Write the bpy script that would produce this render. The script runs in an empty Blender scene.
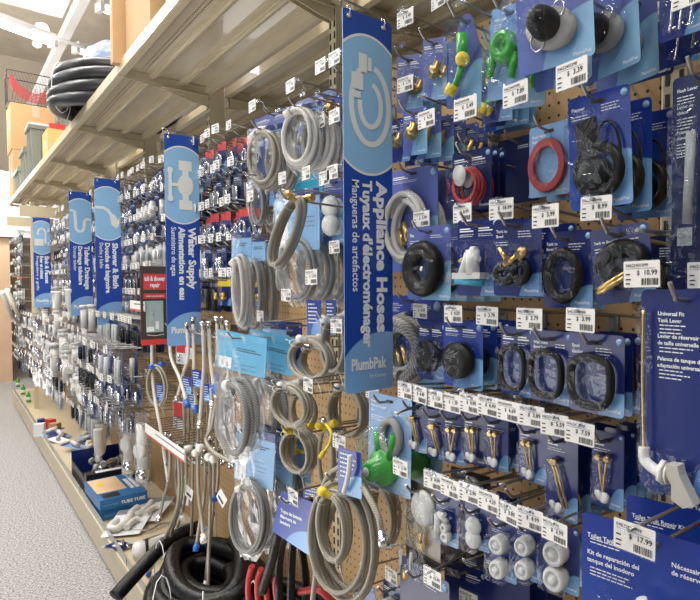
import bpy, math, random
from mathutils import Vector, Matrix
R = random.Random(7)
C = bpy.context.scene.collection
PI = math.pi
D = 0.93            # pegboard plane (x); camera stands at x=0, aisle runs along +y
# ------------------------------------------------------------------ camera
F = 569.0; CX = 479.0; CY = 300.0
TH = math.atan(535/569.0); PH = math.atan(17/569.0)
EYE = Vector((0, 0, 1.42))
RIGHT = Vector((math.cos(TH), -math.sin(TH), 0))
FWD = Vector((math.sin(TH)*math.cos(PH), math.cos(TH)*math.cos(PH), -math.sin(PH)))
UP = RIGHT.cross(FWD)
cd = bpy.data.cameras.new('camera'); cam = bpy.data.objects.new('camera', cd); C.objects.link(cam)
cam.location = EYE; cam.rotation_euler = (PI/2-PH, 0, -TH)
cd.sensor_width = 36; cd.sensor_fit = 'HORIZONTAL'; cd.lens = F/700*36
cd.shift_x = -(CX-350)/700; cd.clip_start = 0.02
bpy.context.scene.camera = cam
def ray(px, py): return RIGHT*((px-CX)/F) + UP*((CY-py)/F) + FWD
def P(px, py, x):                       # pixel -> point on the plane at distance x across the aisle
    d = ray(px, py); return EYE + d*(x/d.x)
def PZ(px, py, z):
    d = ray(px, py); return EYE + d*((z-EYE.z)/d.z)
def PN(px, py, p0, n):
    d = ray(px, py); return EYE + d*((p0-EYE).dot(n)/d.dot(n))
# ------------------------------------------------------------------ materials
def nt(name):
    m = bpy.data.materials.new(name); m.use_nodes = True
    return m, m.node_tree.nodes, m.node_tree.links, m.node_tree.nodes['Principled BSDF']
def mat(name, col, rough=.5, metal=0, spec=.5, noise=0, nscale=30, emit=0, bump=0, bscale=60, coat=0):
    m, N, L, b = nt(name)
    b.inputs['Base Color'].default_value = (*col, 1); b.inputs['Roughness'].default_value = rough
    b.inputs['Metallic'].default_value = metal; b.inputs['Specular IOR Level'].default_value = spec
    b.inputs['Coat Weight'].default_value = coat
    if emit:
        b.inputs['Emission Color'].default_value = (*col, 1); b.inputs['Emission Strength'].default_value = emit
    if noise or bump:
        tc = N.new('ShaderNodeTexCoord')
    if noise:
        n = N.new('ShaderNodeTexNoise'); n.inputs['Scale'].default_value = nscale; L.new(tc.outputs['Object'], n.inputs['Vector'])
        r = N.new('ShaderNodeMapRange'); r.inputs['To Min'].default_value = 1-noise; r.inputs['To Max'].default_value = 1+noise
        L.new(n.outputs['Fac'], r.inputs['Value'])
        v = N.new('ShaderNodeVectorMath'); v.operation = 'SCALE'; v.inputs[0].default_value = col
        L.new(r.outputs['Result'], v.inputs['Scale']); L.new(v.outputs[0], b.inputs['Base Color'])
    if bump:
        n = N.new('ShaderNodeTexNoise'); n.inputs['Scale'].default_value = bscale; L.new(tc.outputs['Object'], n.inputs['Vector'])
        u = N.new('ShaderNodeBump'); u.inputs['Strength'].default_value = bump; u.inputs['Distance'].default_value = .02
        L.new(n.outputs['Fac'], u.inputs['Height']); L.new(u.outputs['Normal'], b.inputs['Normal'])
    return m
def swooshmat(name, top, bot, light, lcol, cx, cy, r, soft=.01, rough=.28, asp=1):
    """printed card: vertical gradient with a lighter round swoosh low down"""
    m, N, L, b = nt(name)
    b.inputs['Roughness'].default_value = rough; b.inputs['Coat Weight'].default_value = .25; b.inputs['Coat Roughness'].default_value = .15
    tc = N.new('ShaderNodeTexCoord'); sx = N.new('ShaderNodeSeparateXYZ'); L.new(tc.outputs['UV'], sx.inputs[0])
    g = N.new('ShaderNodeMix'); g.data_type = 'RGBA'; g.inputs['A'].default_value = (*bot, 1); g.inputs['B'].default_value = (*top, 1)
    L.new(sx.outputs['Y'], g.inputs['Factor'])
    d = N.new('ShaderNodeVectorMath'); d.operation = 'DISTANCE'; mq = N.new('ShaderNodeVectorMath'); mq.operation = 'MULTIPLY'; mq.inputs[1].default_value = (1, asp, 1); L.new(tc.outputs['UV'], mq.inputs[0]); L.new(mq.outputs[0], d.inputs[0]); d.inputs[1].default_value = (cx, cy, 0)
    k = N.new('ShaderNodeMapRange'); k.inputs['From Min'].default_value = r-soft; k.inputs['From Max'].default_value = r+soft
    k.inputs['To Min'].default_value = 1; k.inputs['To Max'].default_value = 0; L.new(d.outputs['Value'], k.inputs['Value'])
    g2 = N.new('ShaderNodeMix'); g2.data_type = 'RGBA'; g2.inputs['A'].default_value = (*lcol, 1); g2.inputs['B'].default_value = (*light, 1)
    L.new(sx.outputs['X'], g2.inputs['Factor'])
    x = N.new('ShaderNodeMix'); x.data_type = 'RGBA'; L.new(k.outputs['Result'], x.inputs['Factor'])
    L.new(g.outputs['Result'], x.inputs['A']); L.new(g2.outputs['Result'], x.inputs['B']); L.new(x.outputs['Result'], b.inputs['Base Color'])
    return m
def clearmat(name, tint, fac, rough=.08, gcol=(1, 1, 1), bump=0):
    m, N, L, b = nt(name); N.remove(b); out = [n for n in N if n.type == 'OUTPUT_MATERIAL'][0]
    t = N.new('ShaderNodeBsdfTransparent'); t.inputs[0].default_value = (*tint, 1)
    g = N.new('ShaderNodeBsdfGlossy'); g.inputs['Roughness'].default_value = rough; g.inputs['Color'].default_value = (*gcol, 1)
    lw = N.new('ShaderNodeLayerWeight'); lw.inputs['Blend'].default_value = .25
    r = N.new('ShaderNodeMapRange'); r.inputs['To Min'].default_value = fac; r.inputs['To Max'].default_value = min(1, fac+.22)
    L.new(lw.outputs['Fresnel'], r.inputs['Value'])
    mx = N.new('ShaderNodeMixShader'); L.new(r.outputs['Result'], mx.inputs[0]); L.new(t.outputs[0], mx.inputs[1]); L.new(g.outputs[0], mx.inputs[2])
    if bump < 0:
        tc = N.new('ShaderNodeTexCoord'); n = N.new('ShaderNodeTexNoise'); n.inputs['Scale'].default_value = 34; n.inputs['Distortion'].default_value = .8
        L.new(tc.outputs['Object'], n.inputs['Vector']); u = N.new('ShaderNodeBump'); u.inputs['Strength'].default_value = -bump; u.inputs['Distance'].default_value = .02
        L.new(n.outputs['Fac'], u.inputs['Height']); L.new(u.outputs['Normal'], g.inputs['Normal'])
    if bump > 0:
        tc = N.new('ShaderNodeTexCoord'); n = N.new('ShaderNodeTexNoise'); n.inputs['Scale'].default_value = 45; n.inputs['Detail'].default_value = 3
        n.inputs['Distortion'].default_value = 1.5
        L.new(tc.outputs['Object'], n.inputs['Vector']); u = N.new('ShaderNodeBump'); u.inputs['Strength'].default_value = bump; u.inputs['Distance'].default_value = .03
        L.new(n.outputs['Fac'], u.inputs['Height']); L.new(u.outputs['Normal'], g.inputs['Normal'])
        df = N.new('ShaderNodeBsdfDiffuse'); df.inputs['Color'].default_value = (.75, .78, .8, 1); L.new(u.outputs['Normal'], df.inputs['Normal'])
        m2 = N.new('ShaderNodeMixShader'); m2.inputs[0].default_value = .035; L.new(mx.outputs[0], m2.inputs[1]); L.new(df.outputs[0], m2.inputs[2]); mx = m2
    L.new(mx.outputs[0], out.inputs[0])
    return m
def pegmat():
    m, N, L, b = nt('brown_pegboard'); b.inputs['Roughness'].default_value = .65
    tc = N.new('ShaderNodeTexCoord')
    def op(o, a, bb=None):
        n = N.new('ShaderNodeVectorMath'); n.operation = o
        if isinstance(a, tuple): n.inputs[0].default_value = a
        else: L.new(a, n.inputs[0])
        if bb is not None: n.inputs[1].default_value = bb
        return n.outputs[0] if o != 'LENGTH' else n.outputs['Value']
    s = op('MULTIPLY', tc.outputs['Object'], (0, 1/.0254, 1/.0254)); fr = op('FRACTION', op('ADD', s, (0, 500, 500)))
    q = op('MULTIPLY', op('SUBTRACT', fr, (0, .5, .5)), (0, 1, 1)); ln = op('LENGTH', q)
    k = N.new('ShaderNodeMapRange'); k.inputs['From Min'].default_value = .11; k.inputs['From Max'].default_value = .15; L.new(ln, k.inputs['Value'])
    n = N.new('ShaderNodeTexNoise'); n.inputs['Scale'].default_value = 9; n.inputs['Detail'].default_value = 6; L.new(tc.outputs['Object'], n.inputs['Vector'])
    base = N.new('ShaderNodeMix'); base.data_type = 'RGBA'; base.inputs['A'].default_value = (.43, .27, .125, 1); base.inputs['B'].default_value = (.55, .36, .18, 1)
    L.new(n.outputs['Fac'], base.inputs['Factor'])
    x = N.new('ShaderNodeMix'); x.data_type = 'RGBA'; x.inputs['A'].default_value = (.03, .015, .008, 1)
    L.new(k.outputs['Result'], x.inputs['Factor']); L.new(base.outputs['Result'], x.inputs['B']); L.new(x.outputs['Result'], b.inputs['Base Color'])
    return m
def braidmat(name, c1, c2, metal=.6, rough=.38):
    m, N, L, b = nt(name); b.inputs['Roughness'].default_value = rough; b.inputs['Metallic'].default_value = metal
    tc = N.new('ShaderNodeTexCoord'); mp = N.new('ShaderNodeMapping'); mp.inputs['Scale'].default_value = (6, 7, 1); L.new(tc.outputs['UV'], mp.inputs[0])
    w = N.new('ShaderNodeTexWave'); w.bands_direction = 'DIAGONAL'; w.inputs['Scale'].default_value = .7; w.inputs['Distortion'].default_value = .6
    L.new(mp.outputs[0], w.inputs['Vector'])
    x = N.new('ShaderNodeMix'); x.data_type = 'RGBA'; x.inputs['A'].default_value = (*c1, 1); x.inputs['B'].default_value = (*c2, 1)
    L.new(w.outputs['Fac'], x.inputs['Factor']); L.new(x.outputs['Result'], b.inputs['Base Color'])
    u = N.new('ShaderNodeBump'); u.inputs['Strength'].default_value = .25; u.inputs['Distance'].default_value = .0012; L.new(w.outputs['Fac'], u.inputs['Height']); L.new(u.outputs['Normal'], b.inputs['Normal'])
    return m
def floormat():
    m, N, L, b = nt('speckled_grey_floor'); b.inputs['Roughness'].default_value = .6
    tc = N.new('ShaderNodeTexCoord'); n = N.new('ShaderNodeTexNoise'); n.inputs['Scale'].default_value = 110; n.inputs['Detail'].default_value = 2
    L.new(tc.outputs['Object'], n.inputs['Vector'])
    r = N.new('ShaderNodeValToRGB'); L.new(n.outputs['Fac'], r.inputs[0]); e = r.color_ramp.elements
    e[0].position = .36; e[0].color = (.14, .13, .13, 1); e[1].position = .6; e[1].color = (.50, .49, .49, 1)
    x = e.new(.47); x.color = (.31, .305, .305, 1)
    L.new(r.outputs[0], b.inputs['Base Color'])
    return m
M = {}
NAVY = (.012, .028, .155)
M['card'] = swooshmat('navy_printed_card', (.008, .017, .125), (.007, .024, .17), (.17, .35, .60), (.07, .18, .44), .95, -.12, .42)
M['card_light'] = swooshmat('light_blue_printed_card', (.20, .36, .62), (.25, .42, .66), (.36, .55, .75), (.27, .47, .72), .9, -.1, .5)
M['card_violet'] = swooshmat('pale_violet_blue_printed_card', (.10, .12, .36), (.08, .13, .40), (.24, .46, .66), (.12, .27, .54), .95, -.1, .62)
M['card_plain'] = swooshmat('plain_navy_card', (.008, .015, .085), (.007, .014, .09), (.008, .015, .09), (.008, .015, .09), 2, 2, .1)
M['card_bright'] = swooshmat('bright_blue_printed_card', (.010, .034, .27), (.013, .07, .38), (.22, .46, .78), (.09, .25, .62), .85, -.15, .62)
M['card_dark'] = mat('brown_black_printed_card', (.05, .042, .036), .3, coat=.3)
M['card_tan'] = mat('taupe_printed_card', (.33, .27, .19), .3, coat=.3, noise=.25, nscale=14)
M['card_cyan'] = mat('cyan_printed_header', (.10, .42, .66), .3, noise=.15, nscale=20)
M['card_sky'] = mat('sky_blue_printed_sheet', (.24, .44, .70), .35, noise=.12, nscale=20)
M['card_teal'] = mat('teal_printed_sheet', (.03, .33, .48), .35)
M['sign'] = swooshmat('deep_blue_sign_print', (.012, .075, .42), (.010, .06, .38), (.24, .40, .70), (.20, .42, .76), .78, .12, .93, .012, .4, 6.63)
M['sign_light'] = mat('light_blue_sign_print', (.29, .55, .84), .4)
M['white'] = mat('white_print', (.82, .85, .87), .45)
M['ivory'] = mat('ivory_print', (.80, .83, .80), .45)
M['tag'] = mat('white_tag_paper', (.80, .78, .74), .4)
M['ink'] = mat('black_ink', (.03, .03, .03), .5)
M['inkgrey'] = mat('grey_print', (.25, .26, .28), .5)
M['yellow'] = mat('yellow_plastic', (.80, .60, .04), .35)
M['gold'] = mat('gold_print', (.62, .42, .07), .4)
M['red'] = mat('red_rubber', (.50, .035, .045), .35)
M['redprint'] = mat('red_print', (.62, .05, .05), .4)
M['rust'] = mat('red_brown_flush_ring', (.42, .05, .05), .45)
M['black'] = mat('black_rubber', (.010, .0095, .009), .38, spec=.25)
M['blackhose'] = mat('black_flexible_hose', (.005, .005, .006), .36, spec=.3, bump=.15, bscale=90)
M['greyhose'] = mat('dark_grey_pipe', (.026, .027, .030), .36)
M['green'] = mat('green_plastic', (.04, .38, .04), .3, coat=.3)
M['brass'] = mat('brass', (.70, .47, .16), .28, metal=.9)
M['chrome'] = mat('chrome', (.75, .75, .76), .18, metal=1)
M['steel'] = mat('grey_steel_wire', (.36, .35, .34), .32, metal=.85)
M['whitepl'] = mat('white_plastic', (.70, .69, .65), .35, coat=.2)
M['greyp'] = mat('grey_plastic', (.32, .31, .29), .45)
M['whitehose'] = mat('milky_white_hose', (.70, .67, .60), .4)
M['braid'] = braidmat('braided_steel_hose', (.20, .18, .145), (.50, .46, .38), .3, .4)
M['braidgrey'] = braidmat('grey_ribbed_hose', (.13, .13, .125), (.36, .35, .33), .1, .45)
M['braidwhite'] = braidmat('white_braided_hose', (.42, .40, .37), (.70, .68, .63), .1, .4)
M['cream'] = mat('cream_painted_steel', (.60, .52, .35), .38, noise=.05, nscale=6, coat=.15)
M['creamdk'] = mat('cream_painted_shelf_pan', (.56, .49, .36), .27, noise=.08, nscale=4, coat=.45)
M['slot'] = mat('dark_slot', (.03, .025, .02), .7)
M['clear'] = clearmat('clear_blister_plastic', (.95, .965, .99), .022, .03, bump=-.55)
M['film'] = clearmat('crinkled_clear_film', (.96, .97, .98), .004, .28, bump=.3)
M['kraft'] = mat('kraft_cardboard', (.47, .27, .13), .7, noise=.1, nscale=8)
M['kraftlt'] = mat('pale_kraft_cardboard', (.62, .38, .18), .7, noise=.08, nscale=8)
M['tape'] = mat('packing_tape', (.60, .48, .33), .25)
M['tote'] = mat('grey_green_plastic_tote', (.27, .29, .24), .45, noise=.06, nscale=12)
M['totegrey'] = mat('grey_plastic_bin', (.40, .41, .40), .4)
M['wirered'] = mat('red_netting', (.55, .06, .07), .5)
M['wireblk'] = mat('black_netting', (.05, .04, .04), .5)
M['box_blue'] = mat('blue_printed_carton', (.02, .16, .40), .35)
M['box_black'] = mat('black_printed_carton', (.018, .018, .02), .35)
M['box_photo'] = mat('peach_carton_print', (.78, .55, .33), .4)
M['glow'] = mat('fluorescent_tube_glow', (1, .97, .92), .4, emit=9)
M['fixture'] = mat('white_fixture_enamel', (.75, .74, .74), .4)
M['mirror'] = mat('pale_green_glass_picture', (.38, .46, .43), .15, noise=.2, nscale=20)
M['brownpanel'] = mat('dark_brown_panel', (.06, .04, .03), .4)
M['peg'] = pegmat()
M['purplebox'] = mat('dark_violet_carton', (.06, .065, .14), .4)
M['tealtie'] = mat('white_cable_tie', (.75, .74, .70), .4)
M['bluenut'] = mat('blue_plastic_nut', (.02, .12, .55), .35)
# ------------------------------------------------------------------ mesh builder
_tc = {}
def glyphs(s, bold):
    k = (s, bold)
    if k not in _tc:
        c = bpy.data.curves.new('t', 'FONT'); c.body = s; c.size = 1; c.resolution_u = 2; c.offset = bold
        o = bpy.data.objects.new('t', c); C.objects.link(o); bpy.context.view_layer.update()
        dg = bpy.context.evaluated_depsgraph_get(); me = bpy.data.meshes.new_from_object(o.evaluated_get(dg))
        vs = [(v.co.x, v.co.y) for v in me.vertices]; fs = [tuple(p.vertices) for p in me.polygons]
        bpy.data.objects.remove(o); bpy.data.curves.remove(c); bpy.data.meshes.remove(me)
        if not vs: vs = [(0, 0)]
        _tc[k] = (vs, fs, max(v[0] for v in vs), max(v[1] for v in vs))
    return _tc[k]
class MB:
    def __init__(s): s.v = []; s.f = []; s.m = []; s.sm = []; s.uv = []; s.ms = []
    def mi(s, m):
        m = M[m] if isinstance(m, str) else m
        if m not in s.ms: s.ms.append(m)
        return s.ms.index(m)
    def add(s, vs, fs, m, smooth=False, uvs=None):
        o = len(s.v); s.v += [tuple(v) for v in vs]; k = s.mi(m)
        for i, f in enumerate(fs):
            s.f.append([a+o for a in f]); s.m.append(k); s.sm.append(smooth); s.uv.append(uvs[i] if uvs else [(0, 0)]*len(f))
        return s
    def box(s, x0, y0, z0, x1, y1, z1, m):
        v = [(x, y, z) for x in (x0, x1) for y in (y0, y1) for z in (z0, z1)]
        return s.add(v, [(0, 1, 3, 2), (4, 6, 7, 5), (0, 4, 5, 1), (2, 3, 7, 6), (0, 2, 6, 4), (1, 5, 7, 3)], m)
    def prism(s, o, y0, y1, m, mside=None, uvbox=None):
        """outline (x,z) extruded from y0 (front) to y1"""
        n = len(o); xs = [p[0] for p in o]; zs = [p[1] for p in o]
        bx = uvbox or (min(xs), min(zs), max(xs), max(zs)); w = max(bx[2]-bx[0], 1e-6); h = max(bx[3]-bx[1], 1e-6)
        s.add([(x, y0, z) for x, z in o], [tuple(range(n))], m, uvs=[[((x-bx[0])/w, (z-bx[1])/h) for x, z in o]])
        v = [(x, y0, z) for x, z in o]+[(x, y1, z) for x, z in o]
        s.add(v, [tuple(range(2*n-1, n-1, -1))]+[(i, i+n, (i+1) % n+n, (i+1) % n) for i in range(n)], mside or m)
        return s
    def tube(s, pts, r, m, seg=8, closed=False, caps=True, smooth=True):
        pts = [Vector(p) for p in pts]; n = len(pts); rs = r if isinstance(r, (list, tuple)) else [r]*n
        vs = []; ln = [0]
        for i in range(1, n): ln.append(ln[-1]+(pts[i]-pts[i-1]).length)
        nrm = None
        for i in range(n):
            a = pts[(i-1) % n] if (closed or i > 0) else pts[i]; b = pts[(i+1) % n] if (closed or i < n-1) else pts[i]
            t = (b-a); t = t.normalized() if t.length > 1e-9 else Vector((0, 0, 1))
            if nrm is None:
                nrm = Vector((0, 0, 1)) if abs(t.z) < .8 else Vector((1, 0, 0))
            nrm = nrm - t*nrm.dot(t)
            if nrm.length < 1e-6: nrm = t.orthogonal()
            nrm.normalize(); bi = t.cross(nrm)
            for k in range(seg):
                a_ = 2*PI*k/seg; vs.append(pts[i]+nrm*math.cos(a_)*rs[i]+bi*math.sin(a_)*rs[i])
        fs = []; uv = []
        for i in range(n if closed else n-1):
            j = (i+1) % n; l0 = ln[i]/(6.28*max(rs[i], 1e-5)); l1 = (ln[j] if j else ln[-1]+.01)/(6.28*max(rs[i], 1e-5))
            for k in range(seg):
                k2 = (k+1) % seg; fs.append((i*seg+k, i*seg+k2, j*seg+k2, j*seg+k)); uv.append([(k/seg, l0), ((k+1)/seg, l0), ((k+1)/seg, l1), (k/seg, l1)])
        s.add(vs, fs, m, smooth, uv)
        if caps and not closed:
            o = len(s.v)-n*seg; k = s.mi(m)
            for f in ([o+q for q in range(seg)][::-1], [o+(n-1)*seg+q for q in range(seg)]):
                s.f.append(f); s.m.append(k); s.sm.append(False); s.uv.append([(0, 0)]*seg)
        return s
    def cyl(s, a, b, r, m, seg=12, r2=None): return s.tube([a, b], [r, r if r2 is None else r2], m, seg)
    def lathe(s, prof, c, axis, m, seg=16):
        """prof = [(radius, offset along axis)]"""
        ax = Vector(axis).normalized(); u = ax.orthogonal().normalized(); w = ax.cross(u); c = Vector(c); vs = []
        for r, h in prof:
            for k in range(seg):
                a = 2*PI*k/seg; vs.append(c+ax*h+u*math.cos(a)*r+w*math.sin(a)*r)
        fs = [(i*seg+k, i*seg+(k+1) % seg, (i+1)*seg+(k+1) % seg, (i+1)*seg+k) for i in range(len(prof)-1) for k in range(seg)]
        fs += [tuple(range(seg))[::-1], tuple((len(prof)-1)*seg+k for k in range(seg))]
        return s.add(vs, fs, m, True)
    def ring(s, c, rx, rz, r, m, seg=8, n=28, plane='xz', tilt=0):
        pts = []
        for i in range(n):
            a = 2*PI*i/n; x = rx*math.cos(a); z = rz*math.sin(a)
            pts.append((c[0]+x, c[1]+tilt*z, c[2]+z) if plane == 'xz' else (c[0]+x, c[1]+z, c[2]+tilt*x))
        return s.tube(pts, r, m, seg, closed=True)
    def text(s, t, x, z, y, m, size=None, fit=None, rot=False, bold=0, align='L', maxh=None):
        vs, fs, w, h = glyphs(t, bold); k = size if size else fit/w
        if size and fit and w*k > fit: k = fit/w
        ky = k if maxh is None else maxh
        ox = 0 if align == 'L' else (-w*k/2 if align == 'C' else -w*k)
        if rot: return s.add([(x+vy*ky, y, z-vx*k) for vx, vy in vs], fs, m)
        return s.add([(x+ox+vx*k, y, z+vy*ky) for vx, vy in vs], fs, m)
    def ribbon(s, pts, w, y, m, closed=False):
        n = len(pts); L_, R_ = [], []
        for i in range(n):
            a = pts[(i-1) % n] if (closed or i) else pts[i]; b = pts[(i+1) % n] if (closed or i < n-1) else pts[i]
            dx, dz = b[0]-a[0], b[1]-a[1]; l = math.hypot(dx, dz) or 1
            L_.append((pts[i][0]-dz/l*w/2, y, pts[i][1]+dx/l*w/2)); R_.append((pts[i][0]+dz/l*w/2, y, pts[i][1]-dx/l*w/2))
        return s.add(L_+R_, [(i, (i+1) % n, (i+1) % n+n, i+n) for i in range(n if closed else n-1)], m)
    def poly(s, pts, y, m): return s.add([(x, y, z) for x, z in pts], [tuple(range(len(pts)))], m)
    def rect(s, x0, z0, x1, z1, y, m): return s.poly([(x0, z0), (x1, z0), (x1, z1), (x0, z1)], y, m)
    def move(s, mx):
        s.v = [tuple(mx @ Vector(v)) for v in s.v]; return s
    def mesh(s, name='part'):
        me = bpy.data.meshes.new(name); me.from_pydata(s.v, [], s.f)
        for m in s.ms: me.materials.append(m)
        me.polygons.foreach_set('material_index', s.m); me.polygons.foreach_set('use_smooth', s.sm)
        ul = me.uv_layers.new(name='UVMap'); flat = []
        for u in s.uv:
            for a in u: flat += [a[0], a[1]]
        ul.data.foreach_set('uv', flat); me.update()
        return me
def rr(w, h, r=.004, n=3, cx=0, top=0):
    """rounded rectangle outline hanging down from z=top"""
    o = []
    for (x, z, a0) in ((w/2-r, top-h+r, -PI/2), (w/2-r, top-r, 0), (-w/2+r, top-r, PI/2), (-w/2+r, top-h+r, PI)):
        for i in range(n+1):
            a = a0+PI/2*i/n; o.append((cx+x+r*math.cos(a), z+r*math.sin(a)))
    return o
def bez(ps, n=8):
    """Catmull-Rom through points"""
    ps = [Vector(p) for p in ps]; q = [ps[0]]+ps+[ps[-1]]; o = []
    for i in range(1, len(q)-2):
        for k in range(n):
            t = k/n; a, b, c, d = q[i-1], q[i], q[i+1], q[i+2]
            o.append(.5*((2*b)+(-a+c)*t+(2*a-5*b+4*c-d)*t*t+(-a+3*b-3*c+d)*t**3))
    o.append(ps[-1]); return o
# ------------------------------------------------------------------ things
def props(o, label, cat, group=None, kind=None):
    if label: o['label'] = label
    if cat: o['category'] = cat
    if group: o['group'] = group
    if kind: o['kind'] = kind
def link(name, me, parent=None):
    o = bpy.data.objects.new(name, me); C.objects.link(o)
    if parent: o.parent = parent
    return o
def thing(name, parts, loc, label, cat, group=None, rz=0, rx=0, ry=0):
    """parts = [(name, mesh, [sub-parts], label)], or one mesh for a thing without parts"""
    o = bpy.data.objects.new(name, None if isinstance(parts, list) else parts); C.objects.link(o)
    o.location = loc; o.rotation_euler = (rx, ry, rz); props(o, label, cat, group)
    if isinstance(parts, list):
        o.empty_display_size = .02
        for p in parts:
            c = link(p[0], p[1], o)
            if len(p) > 3 and p[3]: c['label'] = p[3]
            for q in (p[2] if len(p) > 2 and p[2] else []):
                link(q[0], q[1], c)
    return o
def struct(name, mb):
    o = link(name, mb.mesh(name)); o['kind'] = 'structure'; return o
WALLROT = -PI/2
# ------------------------------------------------------------------ the room
floor = MB().box(-4, -3, -.05, 6, 16, 0, floormat()); struct('floor', floor)
wallm = mat('cream_wall_paint', (.58, .52, .42), .7); ceilm = mat('bare_brown_ceiling', (.55, .49, .40), .85, noise=.3, nscale=2.5)
struct('wall_far', MB().box(-4, 13, 0, 6, 13.1, 5.4, wallm))
struct('wall_right', MB().box(6, -3, 0, 6.1, 13.1, 5.4, wallm))
struct('ceiling', MB().box(-4, -3, 5.4, 6.1, 13.1, 5.5, ceilm))
duct = MB().box(-3.5, 6.2, 4.36, 1.02, 7.85, 4.8, M['fixture'])
thing('air_duct', duct.mesh(), (0, 0, 0), 'wide white rectangular air duct crossing under the ceiling', 'duct')
beam = MB().box(1.05, 3, 4.22, 1.09, 12.9, 4.30, M['fixture']).box(1.03, 3, 4.30, 1.11, 12.9, 4.315, M['fixture']).box(1.03, 3, 4.205, 1.11, 12.9, 4.22, M['fixture'])
thing('roof_beam', beam.mesh(), (0, 0, 0), 'long pale steel beam running along the aisle under the ceiling', 'beam')
def fixture(a, b, z, label):
    a = PZ(*a, z); b = PZ(*b, z); d = (b-a); l = d.length; ang = math.atan2(d.y, d.x)
    h = MB().box(0, -.07, .03, l, .07, .10, 'fixture'); t = MB().cyl((.02, 0, 0), (l-.02, 0, 0), .03, 'glow', 8)
    es = [('end_cap', MB().box(q-.02, -.06, -.04, q+.02, .06, .05, 'fixture').mesh()) for q in (0, l)]
    thing('fluorescent_light', [('housing', h.mesh()), ('tube', t.mesh())]+es, a, label, 'ceiling light', rz=ang)
fixture((-60, 2), (53, 44), 4.15, 'bright fluorescent tube light nearest the top left corner')
fixture((76, 50), (112, 62), 4.15, 'fluorescent tube light just above the black hose coil')
fixture((100, 8), (150, 27), 4.15, 'fluorescent tube light half hidden behind the tall cardboard boxes')
pr = MB().cyl(PZ(33, 30, 4.1), PZ(120, 60, 4.1), .02, 'fixture', 8).cyl(PZ(36, 44, 4.0), PZ(37, 44, 3.1), .03, 'fixture', 8)
thing('conduit_pipe', pr.mesh(), (0, 0, 0), 'thin white conduit pipe beside the ceiling light', 'pipe')
gl = MB().lathe([(.01, -.06), (.05, -.05), (.07, 0), (.05, .05), (.01, .06)], PZ(42, 29, 4.3), (0, 0, 1), mat('warm_lamp_glow', (1, .75, .4), .5, emit=12))
thing('lamp_bulb', gl.mesh(), (0, 0, 0), 'small warm glowing lamp above the long fluorescent light', 'lamp')
# far end beyond the run
cab = MB().box(-3, 10.6, 0, .70, 12.2, 2.07, mat('brown_wood_panel', (.55, .38, .25), .5, noise=.12, nscale=3))
thing('wood_panel_cabinet', cab.mesh(), (0, 0, 0), 'brown wooden panel cabinet at the far end of the aisle', 'cabinet')
aw = MB(); o_ = [(0, 0)]+[(-.9*math.sin(a*PI/16), .62*math.cos(a*PI/16)) for a in range(0, 9)]
aw.prism([(x, z) for x, z in [(-3.2, 2.08), (1.4, 2.08), (1.4, 2.6), (1.2, 2.82), (.8, 2.98), (.1, 3.08), (-3.2, 3.12)]], 10.5, 12.3, mat('white_hood_paint', (.86, .85, .84), .5))
thing('white_canopy', aw.mesh(), (0, 0, 0), 'rounded white canopy on top of the brown wooden cabinet', 'canopy')
b = MB().box(-3, 11.2, 3.13, .15, 12, 3.9, 'kraft').box(-3, 11.19, 3.5, .15, 11.2, 3.54, 'tape')
thing('cardboard_box', b.mesh(), (0, 0, 0), 'long brown cardboard box on the white canopy', 'box')
# ------------------------------------------------------------------ gondola shelving
UPS = [.492+1.18*i for i in range(-1, 7)]       # upright positions along the aisle
ENDY = 8.55; ZT = 2.34; XF = .565
def secname(i): return ['nearest the camera', 'behind the Appliance Hoses sign', 'behind the hose coils', 'past the Water Supply sign', 'past the shower sign',
                        'past the Tubular Drainage sign', 'short of the far end', 'before the last', 'at the far end'][i]
for i, y in enumerate(UPS):
    y1 = UPS[i+1] if i+1 < len(UPS) else ENDY
    g = MB().box(D, y+.03, .17, D+.006, y1-.03, 2.03, 'peg')
    thing('pegboard_panel', g.mesh(), (0, 0, 0), 'brown perforated pegboard panel of the shelving bay '+secname(i), 'pegboard')
    u = MB().box(D-.004, y-.022, 0, D+.062, y+.022, 2.75, 'cream')
    for k in range(0, 66):
        z = .30+k*.0254*1.44
        u.box(D-.0055, y-.017, z, D-.0041, y-.009, z+.022, 'slot').box(D-.0055, y+.009, z, D-.0041, y+.017, z+.022, 'slot')
    thing('shelving_upright', u.mesh(), (0, 0, 0), 'cream slotted steel upright post of the shelving bay '+secname(i), 'post')
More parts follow.
